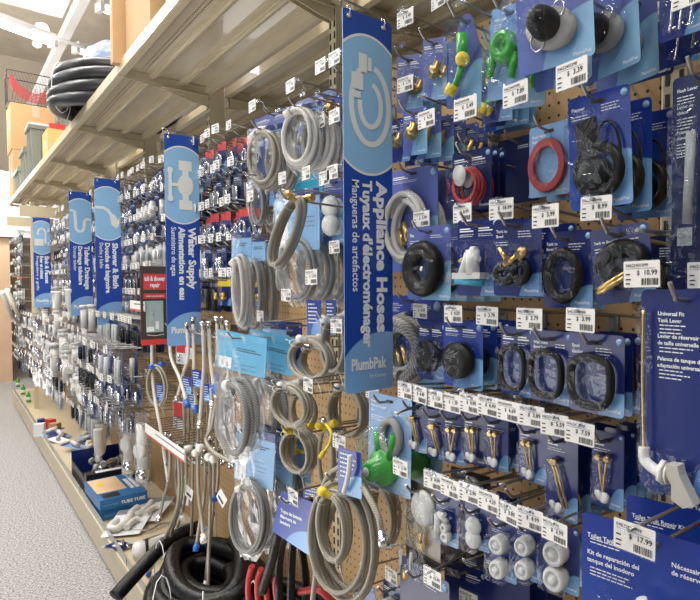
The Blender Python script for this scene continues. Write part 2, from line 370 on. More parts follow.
def shelf_deck(x0, x1, y0, y1, z):
    g = MB(); s = 1 if x1 > x0 else -1
    g.box(min(x0, x1), y0, z, max(x0, x1), y1, z+.004, 'creamdk')
    f = MB().box(x0-.004, y0, z-.026, x0+.004, y1, z+.02, 'cream').box(min(x0, x0+s*.022), y0, z-.028, max(x0, x0+s*.022), y1, z-.022, 'cream')
    f.box(x1-.02, y0, z-.035, x1+.004, y1, z+.004, 'cream')
    rs = []
    for t in (.34, .68):
        r = MB(); rs.append(('rib', r)); xx = x0+(x1-x0)*t; r.box(xx-.016, y0+.01, z-.018, xx+.016, y1-.01, z-.0005, 'cream')
        r.tube([(xx, y0+.01, z-.018), (xx, y1-.01, z-.018)], .009, 'cream', 8)
    dots = MB()
    yy = y0+.05
    while yy < y1-.05:
        for t in (.2, .24): dots.box(x0+(x1-x0)*t, yy, z-.0012, x0+(x1-x0)*t+.004, yy+.004, z-.0004, 'slot')
        yy += .016
    bs = []
    for ye in (y0+.008, y1-.012):
        b = MB(); bs.append(b)
        n = [(x0+s*.02, z-.030), (x0+s*.02, z-.005), (x1, z-.005), (x1, z-.085), (x1-s*.05, z-.08), (x0+s*.16, z-.042)]
        v = [(x, ye, zz) for x, zz in n]+[(x, ye+.004, zz) for x, zz in n]; k = len(n)
        b.add(v, [tuple(range(k)), tuple(range(2*k-1, k-1, -1))]+[(q, q+k, (q+1) % k+k, (q+1) % k) for q in range(k)], 'cream')
        b.box(min(x0+s*.16, x1), ye-.008, z-.046, max(x0+s*.16, x1), ye+.012, z-.042, 'cream')
    return [('deck', g.mesh(), [('perforation', dots.mesh())]), ('front_lip', f.mesh())]+[('rib', q.mesh()) for _, q in rs]+[('bracket', q.mesh()) for q in bs]
bounds = UPS+[ENDY]
for i in range(len(bounds)-1):
    thing('top_shelf', shelf_deck(XF, D, bounds[i]+.003, bounds[i+1]-.003, ZT), (0, 0, 0), 'cream steel top shelf over the shelving bay '+secname(i), 'shelf')
    thing('rear_shelf', shelf_deck(1.38, 1.025, bounds[i]+.003, bounds[i+1]-.003, ZT+.01), (0, 0, 0), 'cream shelf on the back side of the shelving bay '+secname(i), 'shelf')
    y0, y1 = bounds[i]+.002, bounds[i+1]-.002
    dk = MB().box(XF+.01, y0, .15, D, y1, .17, mat('cream_base_deck', (.60, .52, .36), .4) if i == 0 else bpy.data.materials['cream_base_deck'])
    lip = MB().box(XF-.004, y0, .02, XF+.012, y1, .165, 'cream').box(XF-.012, y0, .142, XF+.012, y1, .176, 'cream')
    rail = MB().box(XF-.006, y0+.01, .176, XF-.002, y1-.01, .215, mat('grey_steel_fence', (.40, .40, .37), .3, metal=.4) if i == 0 else bpy.data.materials['grey_steel_fence'])
    kick = MB().box(XF+.03, y0, 0, XF+.04, y1, .15, 'slot')
    thing('base_shelf', [('deck', dk.mesh()), ('front_lip', lip.mesh()), ('shelf_fence', rail.mesh()), ('kick_plate', kick.mesh())], (0, 0, 0),
          'cream base shelf with raised lip in the bay '+secname(i), 'shelf')
post = MB().box(.63, 7.1, .17, .665, 7.13, 2.22, 'cream')
thing('divider_post', post.mesh(), (0, 0, 0), 'slim cream post standing on the base shelf near the far end', 'post')
for k, (py, n) in enumerate((((28, 222), 'lower'), ((44, 212), 'upper'))):
    p = P(py[0], py[1], .62); g = MB().box(-.16, 0, -.045, .2, .03, .045, 'cream')
    thing('header_bar', g.mesh(), (p.x, p.y, p.z), 'short cream steel header bar above the far end racks, %s one' % n, 'bar')
# ------------------------------------------------------------------ hooks and tags
_hk = {}
def hook_parts(ln, dz, dy, tagged=True, r=.0027):
    k = (round(ln, 2), round(dz, 3), round(dy, 3), tagged, r)
    if k in _hk: return _hk[k]
    ln = k[0]; up = ln*.045
    w = MB().tube(bez([(0, 0, 0), (0, -ln*.5, up*.5), (0, -ln+.03, up*.9), (0, -ln+.012, up+.003), (0, -ln, up+.018)], 4), r, 'steel', 6)
    c = MB().box(-.012, -.006, -.016, .012, 0, .03, 'greyp').box(-.006, -.02, -.006, .006, -.006, .006, 'greyp').tube([(0, -.004, .022), (0, .0, .034), (0, -.016, .036), (0, -.018, -.004)], .003, 'greyp', 6)
    ps = [('wire', w.mesh()), ('back_clip', c.mesh())]
    if tagged:
        t = MB().tube(bez([(0, -.004, .03), (dy*.6, -ln*.6, .03+(dz-.03)*.6), (dy, -ln-.015, dz)], 4), r*.9, 'steel', 6)
        t.box(dy-.012, -ln-.018, dz-.004, dy+.012, -ln-.012, dz+.004, 'clear')
        ps.append(('label_wire', t.mesh()))
    _hk[k] = ps; return ps
_hs = {}
def hook_single(ln, tagged=True, r=.0024):
    k = (round(ln, 2), tagged, r)
    if k not in _hs:
        ln = k[0]; up = ln*.045; w = MB().tube([(0, 0, 0), (0, -ln+.02, up), (0, -ln, up+.014)], r, 'steel', 5)
        if tagged: w.tube([(0, 0, .03), (0, -ln-.01, .034+up)], r*.85, 'steel', 4)
        w.box(-.01, -.006, -.012, .01, 0, .03, 'greyp'); _hs[k] = w.mesh()
    return _hs[k]
_tg = {}
def tag_mesh(price, code, full=True):
    k = (price, code, full)
    if k in _tg: return _tg[k]
    g = MB(); w, h = .048, .031; g.prism(rr(w, h, .0015, 2), 0, .0008, 'tag'); y = -.0004
    if full:
        g.text(code, -w/2+.003, -.0070, y, 'ink', size=.0058, bold=.01, fit=.030)
        g.rect(-w/2+.003, -.0092, w/2-.006, -.0086, y, 'inkgrey')
        g.text('$', -.006, -.0165, y, 'ink', size=.0075, bold=.015); g.text(price, .003, -.0165, y, 'ink', size=.0085, fit=.018, bold=.02)
        for a, z in ((.006, -.0165), (.007, -.0225), (.006, -.0275)): g.rect(-w/2+.003, z, -w/2+.003+a, z+.0016, y, 'ink')
        rr_ = random.Random(hash(price) % 99); x = 0
        while x < .021:
            bw = rr_.choice((.0006, .001, .0014)); g.rect(x, -.0285, x+bw, -.0205, y, 'ink'); x += bw+rr_.choice((.0006, .001))
        hl = MB().box(-w/2-.001, .0012, -h-.001, w/2+.001, .002, .002, 'clear').box(-w/2-.001, -.001, -h-.001, w/2+.001, .002, -h, 'clear')
        _tg[k] = [('tag_card', g.mesh()), ('holder', hl.mesh())]
    else:
        g.rect(-.018, -.008, .012, -.0055, y, 'ink'); g.rect(.0, -.017, .016, -.0125, y, 'ink'); g.rect(-.002, -.028, .018, -.021, y, 'inkgrey')
        _tg[k] = g.mesh()
    return _tg[k]
def tag_at(px, py, x, price, where, code='046224013%02d', yaw=0, roll=0):
    p = P(px, py, x); c = '0462240%s' % (price.replace('.', '')+'82')[:4]
    thing('price_tag', tag_mesh(price, c), (p.x, p.y, p.z+.0155), 'price tag reading $%s %s' % (price, where), 'price tag', rz=WALLROT+yaw, ry=roll)
    return p
# ------------------------------------------------------------------ packages
def lines(g, x, z, w, n, y, dz=.004, th=.0013, m='white', rnd=None):
    rnd = rnd or R
    for i in range(n):
        xx = x; e = x+w*rnd.uniform(.6, 1)
        while xx < e:
            l = rnd.uniform(.003, .009); g.rect(xx, z-i*dz, min(xx+l, e), z-i*dz+th, y, m); xx += l+.0012
def card(w, h, m='card', heads=None, top=.012, cols=2, brand=True, dot=True, side='card_plain', point=False):
    ol = [(-w/2, top-h), (w/2, top-h), (w/2, top-h*.42), (w*.14, top-.004), (w*.08, top), (-w*.08, top), (-w*.14, top-.004), (-w/2, top-h*.42)] if point else rr(w, h, min(.006, w*.08), 3, top=top)
    g = MB(); g.prism(ol, 0, .0008, m, side); y = -.0005; dot = dot and not point; heads = heads if not point else [(.5, [])]
    s = min(w, .13)
    if heads:
        z = top-.020
        for x, col in heads:
            zz = z
            for t in col:
                if t.startswith('-'): lines(g, -w/2+x*w, zz, w*.34, int(t[1:]), y); zz -= .004*int(t[1:])+.002
                else: g.text(t, -w/2+x*w, zz, y, 'white', size=.0085 if w > .1 else s*.075, bold=.02, fit=w*.44); zz -= (.0095 if w > .1 else s*.09)
    else:
        for c in range(cols):
            x = -w/2+w*(.06+.9*c/cols); zz = top-.017
            g.rect(x, zz, x+w*.26, zz+.0022, y, 'white'); g.rect(x, zz-.004, x+w*.33, zz-.0018, y, 'white'); lines(g, x, zz-.009, w*.8/cols*.9, 2, y, .0032, .0009)
    g.prism(rr(min(.022, w*.25), .006, .003, 3, top=.003), -.0004, -.0002, 'slot')
    if brand: g.text('PlumbPak', w/2-.004, top-h+.006, y, 'white', size=.0065, fit=w*.3, bold=.015, align='R')
    if dot: g.lathe([(w*.055, 0), (w*.055, .0003)], (w/2-w*.09, y, top-w*.1), (0, 1, 0), 'card_light', 14)
    return g.mesh()
def blister(w, h, d, cz, taper=.85, dome=False, cx=0):
    g = MB()
    if dome:
        n = 20; rows = [(1, 0), (.98, -d*.55), (.85, -d*.9), (.55, -d)]
        vs = [(cx+w/2*k*math.cos(2*PI*i/n), y, cz+h/2*k*math.sin(2*PI*i/n)) for k, y in rows for i in range(n)]
        fs = [(r*n+i, r*n+(i+1) % n, (r+1)*n+(i+1) % n, (r+1)*n+i) for r in range(3) for i in range(n)]+[tuple(3*n+i for i in range(n))]
        g.add(vs, fs, 'clear', True)
    else:
        rows = [(1, 0), (.985, -d*.15), (taper+.05, -d*.9), (taper, -d)]; o = rr(1, 1, .12, 3, top=.5); n = len(o)
        vs = [(cx+x*w*k, y-.0006, cz+z*h*(1-(1-k)*.7)) for k, y in rows for x, z in o]
        fs = [(r*n+i, r*n+(i+1) % n, (r+1)*n+(i+1) % n, (r+1)*n+i) for r in range(3) for i in range(n)]+[tuple(3*n+i for i in range(n))]
        g.add(vs, fs, 'clear', False)
    return g.mesh()
def coilpts(rx, rz, turns, pitch, y0=0, jit=.06, seed=1, n=26, start=PI/2, cz=0):
    r = random.Random(seed); pts = []; k1 = r.uniform(0, 6); tot = int(turns*n)
    for i in range(tot+1):
        a = start+2*PI*i/n; t = i/n; s = 1-.09*t/max(turns, 1)+jit*math.sin(k1+t*2.4)+jit*.5*math.sin(1.7*a+t)
        pts.append((rx*s*math.cos(a), y0-pitch*t+.4*pitch*math.sin(a*1.3+k1), cz+rz*s*math.sin(a)))
    return pts
def content(kind, w, h, zc):
    """what is behind the blister: list of (part name, mesh, subparts, label)"""
    g = MB(); q = MB(); o = []
    if kind == 'gasket':
        r = min(w*.36, h*.28); n = 26
        g.lathe([(r*.62, -.002), (r*.62, -.020), (r*.7, -.024), (r*.95, -.022), (r, -.018), (r, -.002)], (0, 0, zc), (0, 1, 0), 'black', 28)
        g2 = MB(); pts = []
        g2.tube([(r*.82*math.cos(2*PI*i/n), -.012, zc+r*1.08*math.sin(2*PI*i/n)) for i in range(n)], r*.25, 'black', 8, closed=True)
        o.append(('rubber_ring', g2.mesh()))
    elif kind == 'gasket_open':
        rx, rz = w*.36, h*.30
        g.tube([(rx*math.copysign(abs(math.cos(a))**.7, math.cos(a)), -.012, zc+rz*math.copysign(abs(math.sin(a))**.7, math.sin(a))) for a in [2*PI*i/30 for i in range(30)]], min(w, h)*.065, 'black', 8, closed=True)
        o.append(('rubber_ring', g.mesh()))
    elif kind == 'disc':
        r = w*.36; rz = h*.27
        g.lathe([(.3, 0), (1, 0), (1, .4), (.93, .5), (.45, .5), (.4, .3), (.3, .3)], (0, 0, 0), (0, 1, 0), 'black', 28); g.move(Matrix.Diagonal((r, .03, rz, 1)))
        g.move(Matrix.Translation((0, -.018, zc))); q.lathe([(.05, 0), (.12, -.006), (.05, -.012)], (0, 0, 0), (0, 1, 0), 'greyp')
        q.move(Matrix.Translation((0, -.006, zc)) @ Matrix.Scale(r*1.6, 4)); o += [('rubber_disc', g.mesh()), ('center_nut', q.mesh())]
    elif kind == 'blackring':
        g.ring((0, -.016, zc), w*.30, w*.33, w*.135, 'black', 10, 30); q.lathe([(.004, 0), (.006, -.01), (.002, -.012)], (0, -.01, zc), (0, 1, 0), 'chrome')
        o += [('rubber_ring', g.mesh()), ('bolt_head', q.mesh())]
    elif kind == 'redring':
        rx, rz = w*.45, h*.37
        n = 36; vs = []
        for k, y in ((.68, -.003), (.69, -.009), (.70, -.010), (.985, -.010), (1, -.009), (1, -.003)):
            vs += [(rx*k*math.cos(2*PI*i/n), y, zc+rz*k*math.sin(2*PI*i/n)) for i in range(n)]
        g.add(vs, [(r*n+i, r*n+(i+1) % n, (r+1)*n+(i+1) % n, (r+1)*n+i) for r in range(5) for i in range(n)], 'rust', False)
        o.append(('seal_ring', g.mesh()))
    elif kind == 'bolts':
        zt, zb = zc+h*.24, zc-h*.24; r = .0019; e_ = R.uniform(-.1, .16)
        for a, b in ((-w*.2, w*(.06-e_)), (-w*(.02-e_), w*(.12-2*e_))):
            g.cyl((a, -.008, zt), (b, -.008, zb), r, 'brass', 8).cyl((a, -.012, zt), (a, -.004, zt+.003), r*2.2, 'brass', 8)
        q.lathe([(.002, 0), (.006, 0), (.0075, -.004), (.002, -.004)], (-w*.16, -.006, zb), (.3, 1, .2), 'whitepl', 12)
        q.lathe([(.002, 0), (.0075, 0), (.0075, -.004), (.002, -.004)], (w*.06, -.010, zb-.002), (.3, 1, -.3), 'whitepl', 12)
        o += [('brass_bolt', g.mesh()), ('washer', q.mesh())]
    elif kind == 'discs2':
        r = w*.28
        for nm, z in (('round_cap', zc+h*.19), ('round_cap', zc-h*.19)):
            q = MB().lathe([(.0, -.0), (r*.95, 0), (r, -.006), (r, -.018), (r*.9, -.022), (r*.62, -.022), (r*.58, -.019), (r*.42, -.019), (r*.38, -.023), (.001, -.023)], (0, 0, z), (0, 1, 0), 'whitepl', 22); o.append((nm, q.mesh()))
    elif kind == 'balls2':
        r = w*.3
        for z in (zc+h*.13, zc-h*.15):
            q = MB().lathe([(r*math.sin(PI*i/8), r*.55*math.cos(PI*i/8)) for i in range(9)], (0, -r*.6, z), (0, 1, 0), 'whitepl', 18); o.append(('round_cap', q.mesh()))
    elif kind == 'whiteparts':
        g.cyl((-w*.22, -.012, zc+h*.2), (-w*.25, -.012, zc-h*.25), .006, 'whitepl', 10).cyl((-w*.3, -.012, zc+h*.12), (w*.12, -.012, zc+h*.24), .004, 'whitepl')
        g.cyl((-w*.2, -.012, zc+h*.22), (w*.2, -.012, zc+h*.1), .005, 'whitepl')
        for x, z, r in ((w*.08, zc-h*.03, w*.17), (w*.12, zc-h*.2, w*.19)):
            q = MB().lathe([(r*.35, -.002), (r, -.002), (r, -.010), (r*.8, -.014), (r*.4, -.014), (r*.35, -.006)], (x, -.002, z), (0, 1, 0), 'whitepl', 16); o.append(('washer', q.mesh()))
        o.append(('plastic_fitting', g.mesh()))
    elif kind == 'whitevalve':
        g.box(-w*.36, -.03, zc-h*.2, w*.3, -.006, zc-h*.12, 'whitepl').cyl((-w*.2, -.02, zc-h*.15), (-w*.02, -.022, zc+h*.12), .008, 'whitepl').cyl((w*.05, -.02, zc-h*.14), (w*.05, -.02, zc+h*.17), .012, 'whitepl', 12)
        g.cyl((-w*.15, -.02, zc), (w*.2, -.02, zc+h*.06), .006, 'whitepl').cyl((w*.02, -.02, zc+h*.17), (w*.14, -.02, zc+h*.17), .006, 'whitepl')
        q.cyl((-w*.3, -.025, zc-h*.22), (w*.3, -.02, zc-h*.25), .006, 'card_teal'); r = MB().cyl((-w*.25, -.022, zc+h*.03), (-w*.16, -.022, zc+h*.06), .003, 'brass')
        o += [('fill_valve', g.mesh()), ('tube', q.mesh()), ('screw', r.mesh())]
    elif kind == 'brassblack':
        for a, b in (((-w*.22, zc+h*.2), (-w*.05, zc+h*.03)), ((-w*.12, zc-h*.02), (w*.18, zc+h*.1))):
            g.cyl((a[0], -.02, a[1]), (b[0], -.02, b[1]), .004, 'brass', 8); g.cyl((b[0], -.02, b[1]), (b[0]+.003, -.024, b[1]), .007, 'brass', 8)
        q.ring((-w*.15, -.014, zc-h*.13), w*.16, w*.13, .008, 'black', 8, 18).ring((w*.16, -.012, zc-h*.10), w*.14, w*.17, .007, 'black', 8, 18)
        r = MB().lathe([(.002, 0), (.008, -.004), (.008, -.01), (.003, -.012)], (w*.24, -.012, zc+h*.14), (0, 1, 0), 'brass')
        o += [('brass_bolt', g.mesh()), ('rubber_washer', q.mesh()), ('nut', r.mesh())]
    elif kind == 'gasketbolt':
        g.ring((w*.05, -.012, zc+h*.08), w*.30, w*.26, .012, 'black', 10, 24, tilt=.2); q.cyl((-w*.34, -.026, zc-h*.27), (w*.12, -.026, zc-h*.11), .0035, 'brass', 8).cyl((-w*.33, -.026, zc-h*.22), (w*.14, -.026, zc-h*.05), .003, 'brass', 8)
        o += [('rubber_ring', g.mesh()), ('brass_bolt', q.mesh())]
        o.append(('plastic_bag', MB().add([(-w*.35, -.02, zc+h*.05), (w*.1, -.03, zc+h*.15), (w*.25, -.018, zc-h*.1), (-w*.2, -.03, zc-h*.25)], [(0, 1, 2), (0, 2, 3)], 'film').mesh()))
    elif kind == 'flapper':
        r = min(w*.30, h*.26); zc -= h*.06
        g.lathe([(r*1.0, 0), (r*1.02, -.006), (r*.7, -.010)], (0, 0, 0), (0, 1, 0), 'greyp', 24); g.move(Matrix.Translation((0, -.004, zc)) @ Matrix.Rotation(.35, 4, 'Y') @ Matrix.Diagonal((1.1, 1, .8, 1)))
        q.lathe([(r*.62, -.008), (r*.62, -.022), (r*.52, -.036), (r*.3, -.044), (r*.22, -.05), (.001, -.05)], (-r*.1, 0, zc+r*.1), (0, 1, 0), 'black', 20)
        t = MB().ring((-r*.5, -.014, zc-r*.4), r*.3, r*.4, .0012, 'chrome', 5, 16).ring((r*.45, -.014, zc+r*.55), r*.25, r*.3, .0012, 'chrome', 5, 16)
        o += [('base_plate', g.mesh()), ('rubber_dome', q.mesh()), ('chain', t.mesh())]
    elif kind == 'flapperbag':
        g.ring((w*.05, -.014, zc-h*.12), w*.33, h*.2, .008, 'black', 8, 26).ring((w*.17, -.008, zc), w*.2, h*.3, .0022, 'black', 6, 26)
        q.lathe([(w*.26, 0), (w*.26, -.012), (w*.2, -.02), (.001, -.022)], (-w*.03, -.003, zc-h*.14), (0, 1, 0), 'black', 18)
        t = MB().add([(-w*.28, -.02, zc+h*.31), (w*.1, -.024, zc+h*.33), (w*.14, -.018, zc+h*.02), (-w*.02, -.028, zc-h*.02), (-w*.25, -.018, zc+.0)], [(0, 1, 2), (0, 2, 3), (0, 3, 4)], 'black').add([(-w*.2, -.026, zc), (w*.16, -.03, zc-h*.06), (w*.1, -.026, zc-h*.24), (-w*.22, -.03, zc-h*.2)], [(0, 1, 2), (0, 2, 3)], 'film')
        o += [('seal_ring', g.mesh()), ('rubber_flapper', q.mesh()), ('plastic_bag', t.mesh())]
    elif kind == 'flushlever':
        g.cyl((-w*.05, -.02, zc+h*.3), (-w*.1, -.02, zc-h*.1), .006, 'totegrey').box(-w*.2, -.03, zc-h*.2, w*.05, -.01, zc-h*.12, 'chrome')
        o.append(('flush_lever', g.mesh()))
    elif kind == 'greenflap':
        r = w*.3
        g.ring((w*.1, -.008, zc+h*.17), w*.2, h*.17, .008, 'greyp', 8, 24)
        q.cyl((-w*.2, -.012, zc+h*.2), (-w*.12, -.012, zc-h*.05), .008, 'green').cyl((w*.22, -.012, zc+h*.22), (w*.12, -.012, zc-h*.05), .008, 'green')
        q.lathe([(r, 0), (r, -.012), (r*.85, -.02), (r*.6, -.022), (r*.55, -.045), (r*.3, -.052), (.001, -.052)], (-w*.06, 0, zc-h*.16), (0, 1, 0), 'green', 22)
        t = MB().lathe([(r*.25, -.0525), (r*.22, -.055), (.001, -.055)], (-w*.06, 0, zc-h*.16), (0, 1, 0), 'whitepl', 14)
        o += [('seal_ring', g.mesh()), ('green_flapper', q.mesh()), ('center_cap', t.mesh())]
    elif kind == 'greenflap2':
        r = w*.34
        q.lathe([(r, 0), (r, -.014), (r*.9, -.02), (r*.5, -.024), (r*.4, -.016), (.001, -.016)], (w*.05, -.002, zc+h*.1), (0, 1, 0), 'green', 22)
        q.cyl((-w*.22, -.012, zc+h*.05), (-w*.34, -.012, zc-h*.2), .006, 'green').cyl((w*.32, -.012, zc+h*.02), (w*.25, -.012, zc-h*.24), .006, 'green')
        g.ring((0, -.01, zc-h*.2), w*.18, w*.16, .003, 'clear', 6, 20)
        o += [('green_flapper', q.mesh()), ('clear_ring', g.mesh())]
    elif kind == 'floatball':
        q.cyl((-w*.05, -.015, zc+h*.32), (0, -.015, zc+h*.02), w*.16, 'green', 14); r = w*.2
        g.lathe([(max(.0005, r*math.sin(PI*i/8)), r*math.cos(PI*i/8)) for i in range(9)], (w*.08, -.03, zc+h*.02), (0, 1, 0), 'yellow', 16)
        t = MB().tube(bez([(w*.06, -.03, zc-h*.06), (-w*.1, -.02, zc-h*.18), (-w*.32, -.02, zc-h*.3)]), .006, 'green', 8).tube([(-w*.2, -.022, zc-h*.22), (-w*.34, -.02, zc-h*.32)], .009, 'yellow', 8)
        o += [('green_stem', q.mesh()), ('yellow_cap', g.mesh()), ('lever_arm', t.mesh())]
    elif kind == 'brassfit':
        r = min(w*.2, .012); g.lathe([(r*.8, 0), (r*.8, .010), (r*1.15, .011), (r*1.15, .020), (r*.7, .022), (r*.7, .034), (r*.5, .034)], (-w*.05, -.014, zc-h*.1), (.5, -.2, .8), 'brass', 10)
        o.append(('brass_fitting', g.mesh()))
    elif kind == 'redhose':
        for k in range(3): g.ring((0, -.008-.006*k, zc-h*.04), w*(.34-.03*k), h*(.30-.02*k), .004, 'red', 7, 30, tilt=.03)
        q.lathe([(w*.2, 0), (w*.2, -.003)], (-w*.08, -.024, zc+h*.13), (.2, 1, .1), 'whitepl', 16); q.move(Matrix.Identity(4))
        o += [('red_tube', g.mesh()), ('disc', q.mesh())]
    elif kind == 'hosecoil' or kind == 'whitecoil':
        m = 'braidgrey' if kind == 'hosecoil' else 'whitehose'; rt = w*(.055 if kind == 'hosecoil' else .045)
        g.tube(coilpts(w*.37, h*.33, 3.6, rt*1.2, -.006, .05, 3, 28, cz=zc), rt, m, 7)
        g.tube(coilpts(w*.29, h*.26, 2, rt*1.2, -.010, .03, 5, 28, cz=zc), rt, m, 7)
        q.cyl((w*.02, -.03, zc+h*.04), (w*.1, -.03, zc-h*.14), .007, 'brass', 10).cyl((-w*.08, -.03, zc-h*.02), (w*.0, -.03, zc-h*.17), .006, 'brass', 10)
        o += [('hose', g.mesh()), ('brass_fitting', q.mesh())]
    elif kind == 'beadchain':
        for x in (-w*.2, 0, w*.22): g.tube(bez([(x, -.006, zc+h*.4), (x+w*.04, -.006, zc), (x-w*.02, -.006, zc-h*.35)]), .0022, 'chrome', 5)
        o.append(('chain', g.mesh()))
    return o
BL = {'flushlever': (.55, .86, .05, 0, 0), 'gasket': (.82, .62, .026, 0, 0), 'gasket_open': (.82, .68, .024, 0, 0), 'disc': (.84, .62, .042, 0, 0), 'blackring': (.84, .6, .04, 0, 1), 'redring': (.86, .78, .016, 0, 1),
      'bolts': (.72, .62, .018, 0, 0), 'discs2': (.8, .76, .028, 0, 0), 'balls2': (.8, .72, .03, 0, 0), 'whiteparts': (.8, .66, .022, 0, 0), 'whitevalve': (.86, .6, .045, 0, 0),
      'brassblack': (.86, .62, .04, 0, 0), 'gasketbolt': (.86, .62, .036, 0, 0), 'flapper': (.86, .72, .072, 0, 1), 'flapperbag': (.86, .82, .032, 0, 0), 'greenflap': (.8, .66, .058, 0, 1),
      'greenflap2': (.84, .7, .03, 0, 0), 'floatball': (.8, .8, .05, 0, 0), 'brassfit': (.7, .6, .03, 0, 0), 'redhose': (.86, .74, .03, 0, 0), 'hosecoil': (.9, .78, .04, 0, 1), 'whitecoil': (.9, .78, .04, 0, 1),
      'beadchain': (.8, .8, .012, 0, 0)}
ND = {'flushlever': 'flush lever', 'gasket': 'round black rubber gasket', 'gasket_open': 'black rubber ring gasket', 'disc': 'black rubber disc', 'blackring': 'thick black rubber ring', 'redring': 'large flat red ring seal',
      'bolts': 'pair of brass bolts', 'discs2': 'two round white caps', 'balls2': 'two white round caps', 'whiteparts': 'white plastic washers and rods', 'whitevalve': 'white plastic valve in a boxy blister',
      'brassblack': 'brass bolts with black washers', 'gasketbolt': 'black gasket with long brass bolts', 'flapper': 'black dome flapper on a grey plate', 'flapperbag': 'bagged black flapper and seal ring',
      'greenflap': 'green flapper and grey ring', 'greenflap2': 'green flapper disc', 'floatball': 'green lever with yellow cap', 'brassfit': 'small brass fitting', 'redhose': 'coiled red tube',
      'hosecoil': 'coiled grey hose with brass ends', 'whitecoil': 'coiled white hose', 'beadchain': 'silver bead chain', None: 'nothing but print'}
def pack_parts(kind, w, h, cm='card', heads=None, cols=2, shape=None):
    zc = .012-h*.58
    ps = [('card', card(w, h, cm, heads, cols=cols, point=kind == 'floatball'))]
    if kind:
        bw, bh, bd, _, dome = BL[kind]
        ps += content(kind, w, h, zc); ps.append(('blister', blister(w*bw, h*bh, bd, zc, .88, dome)))
    return ps
def spot(x0, y0, x1, y1, L, yaw):
    px, py = (x0+x1)/2, (y0+y1)/2; p = P(px, py, L); n = Vector((-math.cos(yaw), -math.sin(yaw), 0))
    w = (PN(x1, py, p, n)-PN(x0, py, p, n)).length; h = PN(px, y0, p, n).z-PN(px, y1, p, n).z
    return p, w, h
def dress(p, L, where, tag=None, hook=True, tilt=.045, dxy=0, lab=None):
    """the peg hook that carries a package slotted at p, and its price tag (px,py,price)"""
    ln = D-L+.035; yh = p.y; zh = p.z-(D-L)*tilt
    dz, dy = .034+ln*tilt, 0
    if tag:
        t = tag_at(tag[0], tag[1], L-.045, tag[2], where, yaw=R.uniform(-.08, .12) if len(tag) < 4 else tag[3], roll=R.uniform(-.03, .03))
        dz = max(.012, t.z+.012-zh); dy = -(t.y-yh)
    if hook:
        thing('peg_hook', hook_parts(ln, dz, dy, bool(tag)), (D, yh, zh), 'peg hook '+(lab or where), 'hook', rz=WALLROT)
def pack(kind, box, L, n, desc, cm='card', yaw=0, tag=None, dx=.026, heads=None, where=None, cols=2, roll=0, hook=True, cat='hardware package'):
    p, w, h = spot(*box, L, yaw); slot = Vector((L, p.y, p.z+h/2-.012)); ps = pack_parts(kind, w, h, cm, heads, cols)
    for i in range(n):
        y_ = yaw*(1-.5*i/max(1, n))+(R.uniform(-.05, .05) if i else 0)
        lab = desc if i == 0 else 'copy behind the %s' % desc
        thing('carded_'+('part' if kind is None else kind.replace('2', '')), ps, (slot.x+dx*i, slot.y+R.uniform(-.002, .002)*i, slot.z-dx*i*.045), lab, cat,
              None if (i == 0 and n < 3) or n == 1 or i == 0 else 'copies behind the '+desc, rz=WALLROT+y_, ry=roll+(R.uniform(-.03, .03) if i else 0))
    dress(slot, L, where or ('on the '+desc), tag, hook, lab='of the '+desc)
    return slot, w, h
FN = {'gasket': 'gasket', }
# ---- top row
pack('flapper', (515, -34, 588, 68), .585, 1, 'pale violet card with black dome flapper, top edge', 'card_violet', .18, (571, 74, '3.39'), roll=-.05)
pack('flapper', (535, -10, 590, 86), .66, 1, 'card with dome flapper half hidden behind the pale violet one', 'card_violet', .1, hook=False)
pack('flapper', (574, -40, 632, 78), .70, 2, 'tall flapper card at the top edge beside the pegboard', 'card_violet', -.1, roll=-.06, dx=.05)
pack('greenflap2', (491, 5, 528, 98), .62, 2, 'light blue card with green flapper disc', 'card_light', .15, (515, 94, '7.89'), dx=.05, roll=.06,
     heads=[(.1, ['MAX SEAL', '-3'])])
pack(None, (627, -60, 672, 80), .85, 1, 'tall plain navy card at the top right', 'card_plain', 0, (650, 14, '6.99'))
pack('beadchain', (660, -40, 705, 36), .70, 2, 'bead chain card in the top right corner', 'card', 0, (690, -8, '4.99'), dx=.06)
pack('beadchain', (664, 6, 712, 62), .84, 1, 'small bead chain card close to the right pegboard', 'card', 0)
pack('floatball', (450, 14, 484, 108), .60, 1, 'pointed violet card with green lever and yellow cap', 'card_violet', .55, (465, 108, '5.49'), roll=.04)
pack('floatball', (482, 40, 512, 122), .80, 2, 'navy card with green and yellow lever near the pegboard', 'card', .3)
pack('brassfit', (397, 55, 423, 112), .74, 3, 'violet card with brass nut beside the big sign', 'card_violet', .5, (405, 84, '1.79'))
pack('brassfit', (423, 38, 447, 100), .72, 3, 'bluish card with large brass elbow high up', 'card_violet', .5, (405, 18, '3.49'))
pack('brassfit', (446, 52, 457, 90), .80, 2, 'narrow brass nut card beside the pointed card', 'card', .4, (438, 0, '2.49'))
pack('brassfit', (403, 108, 427, 155), .70, 6, 'small violet card with ribbed brass connector', 'card_violet', .3, (426, 119, '4.29'), dx=.035)
pack('brassfit', (391, 118, 410, 162), .75, 3, 'small dark fitting card right beside the big sign', 'card', .3, dx=.04)
pack('brassfit', (466, 140, 478, 165), .80, 3, 'tiny navy fitting card above the coiled red tube', 'card', .2)
pack(None, (485, 84, 528, 128), .86, 2, 'wide bright blue card behind the green flapper', 'card_bright', .1)
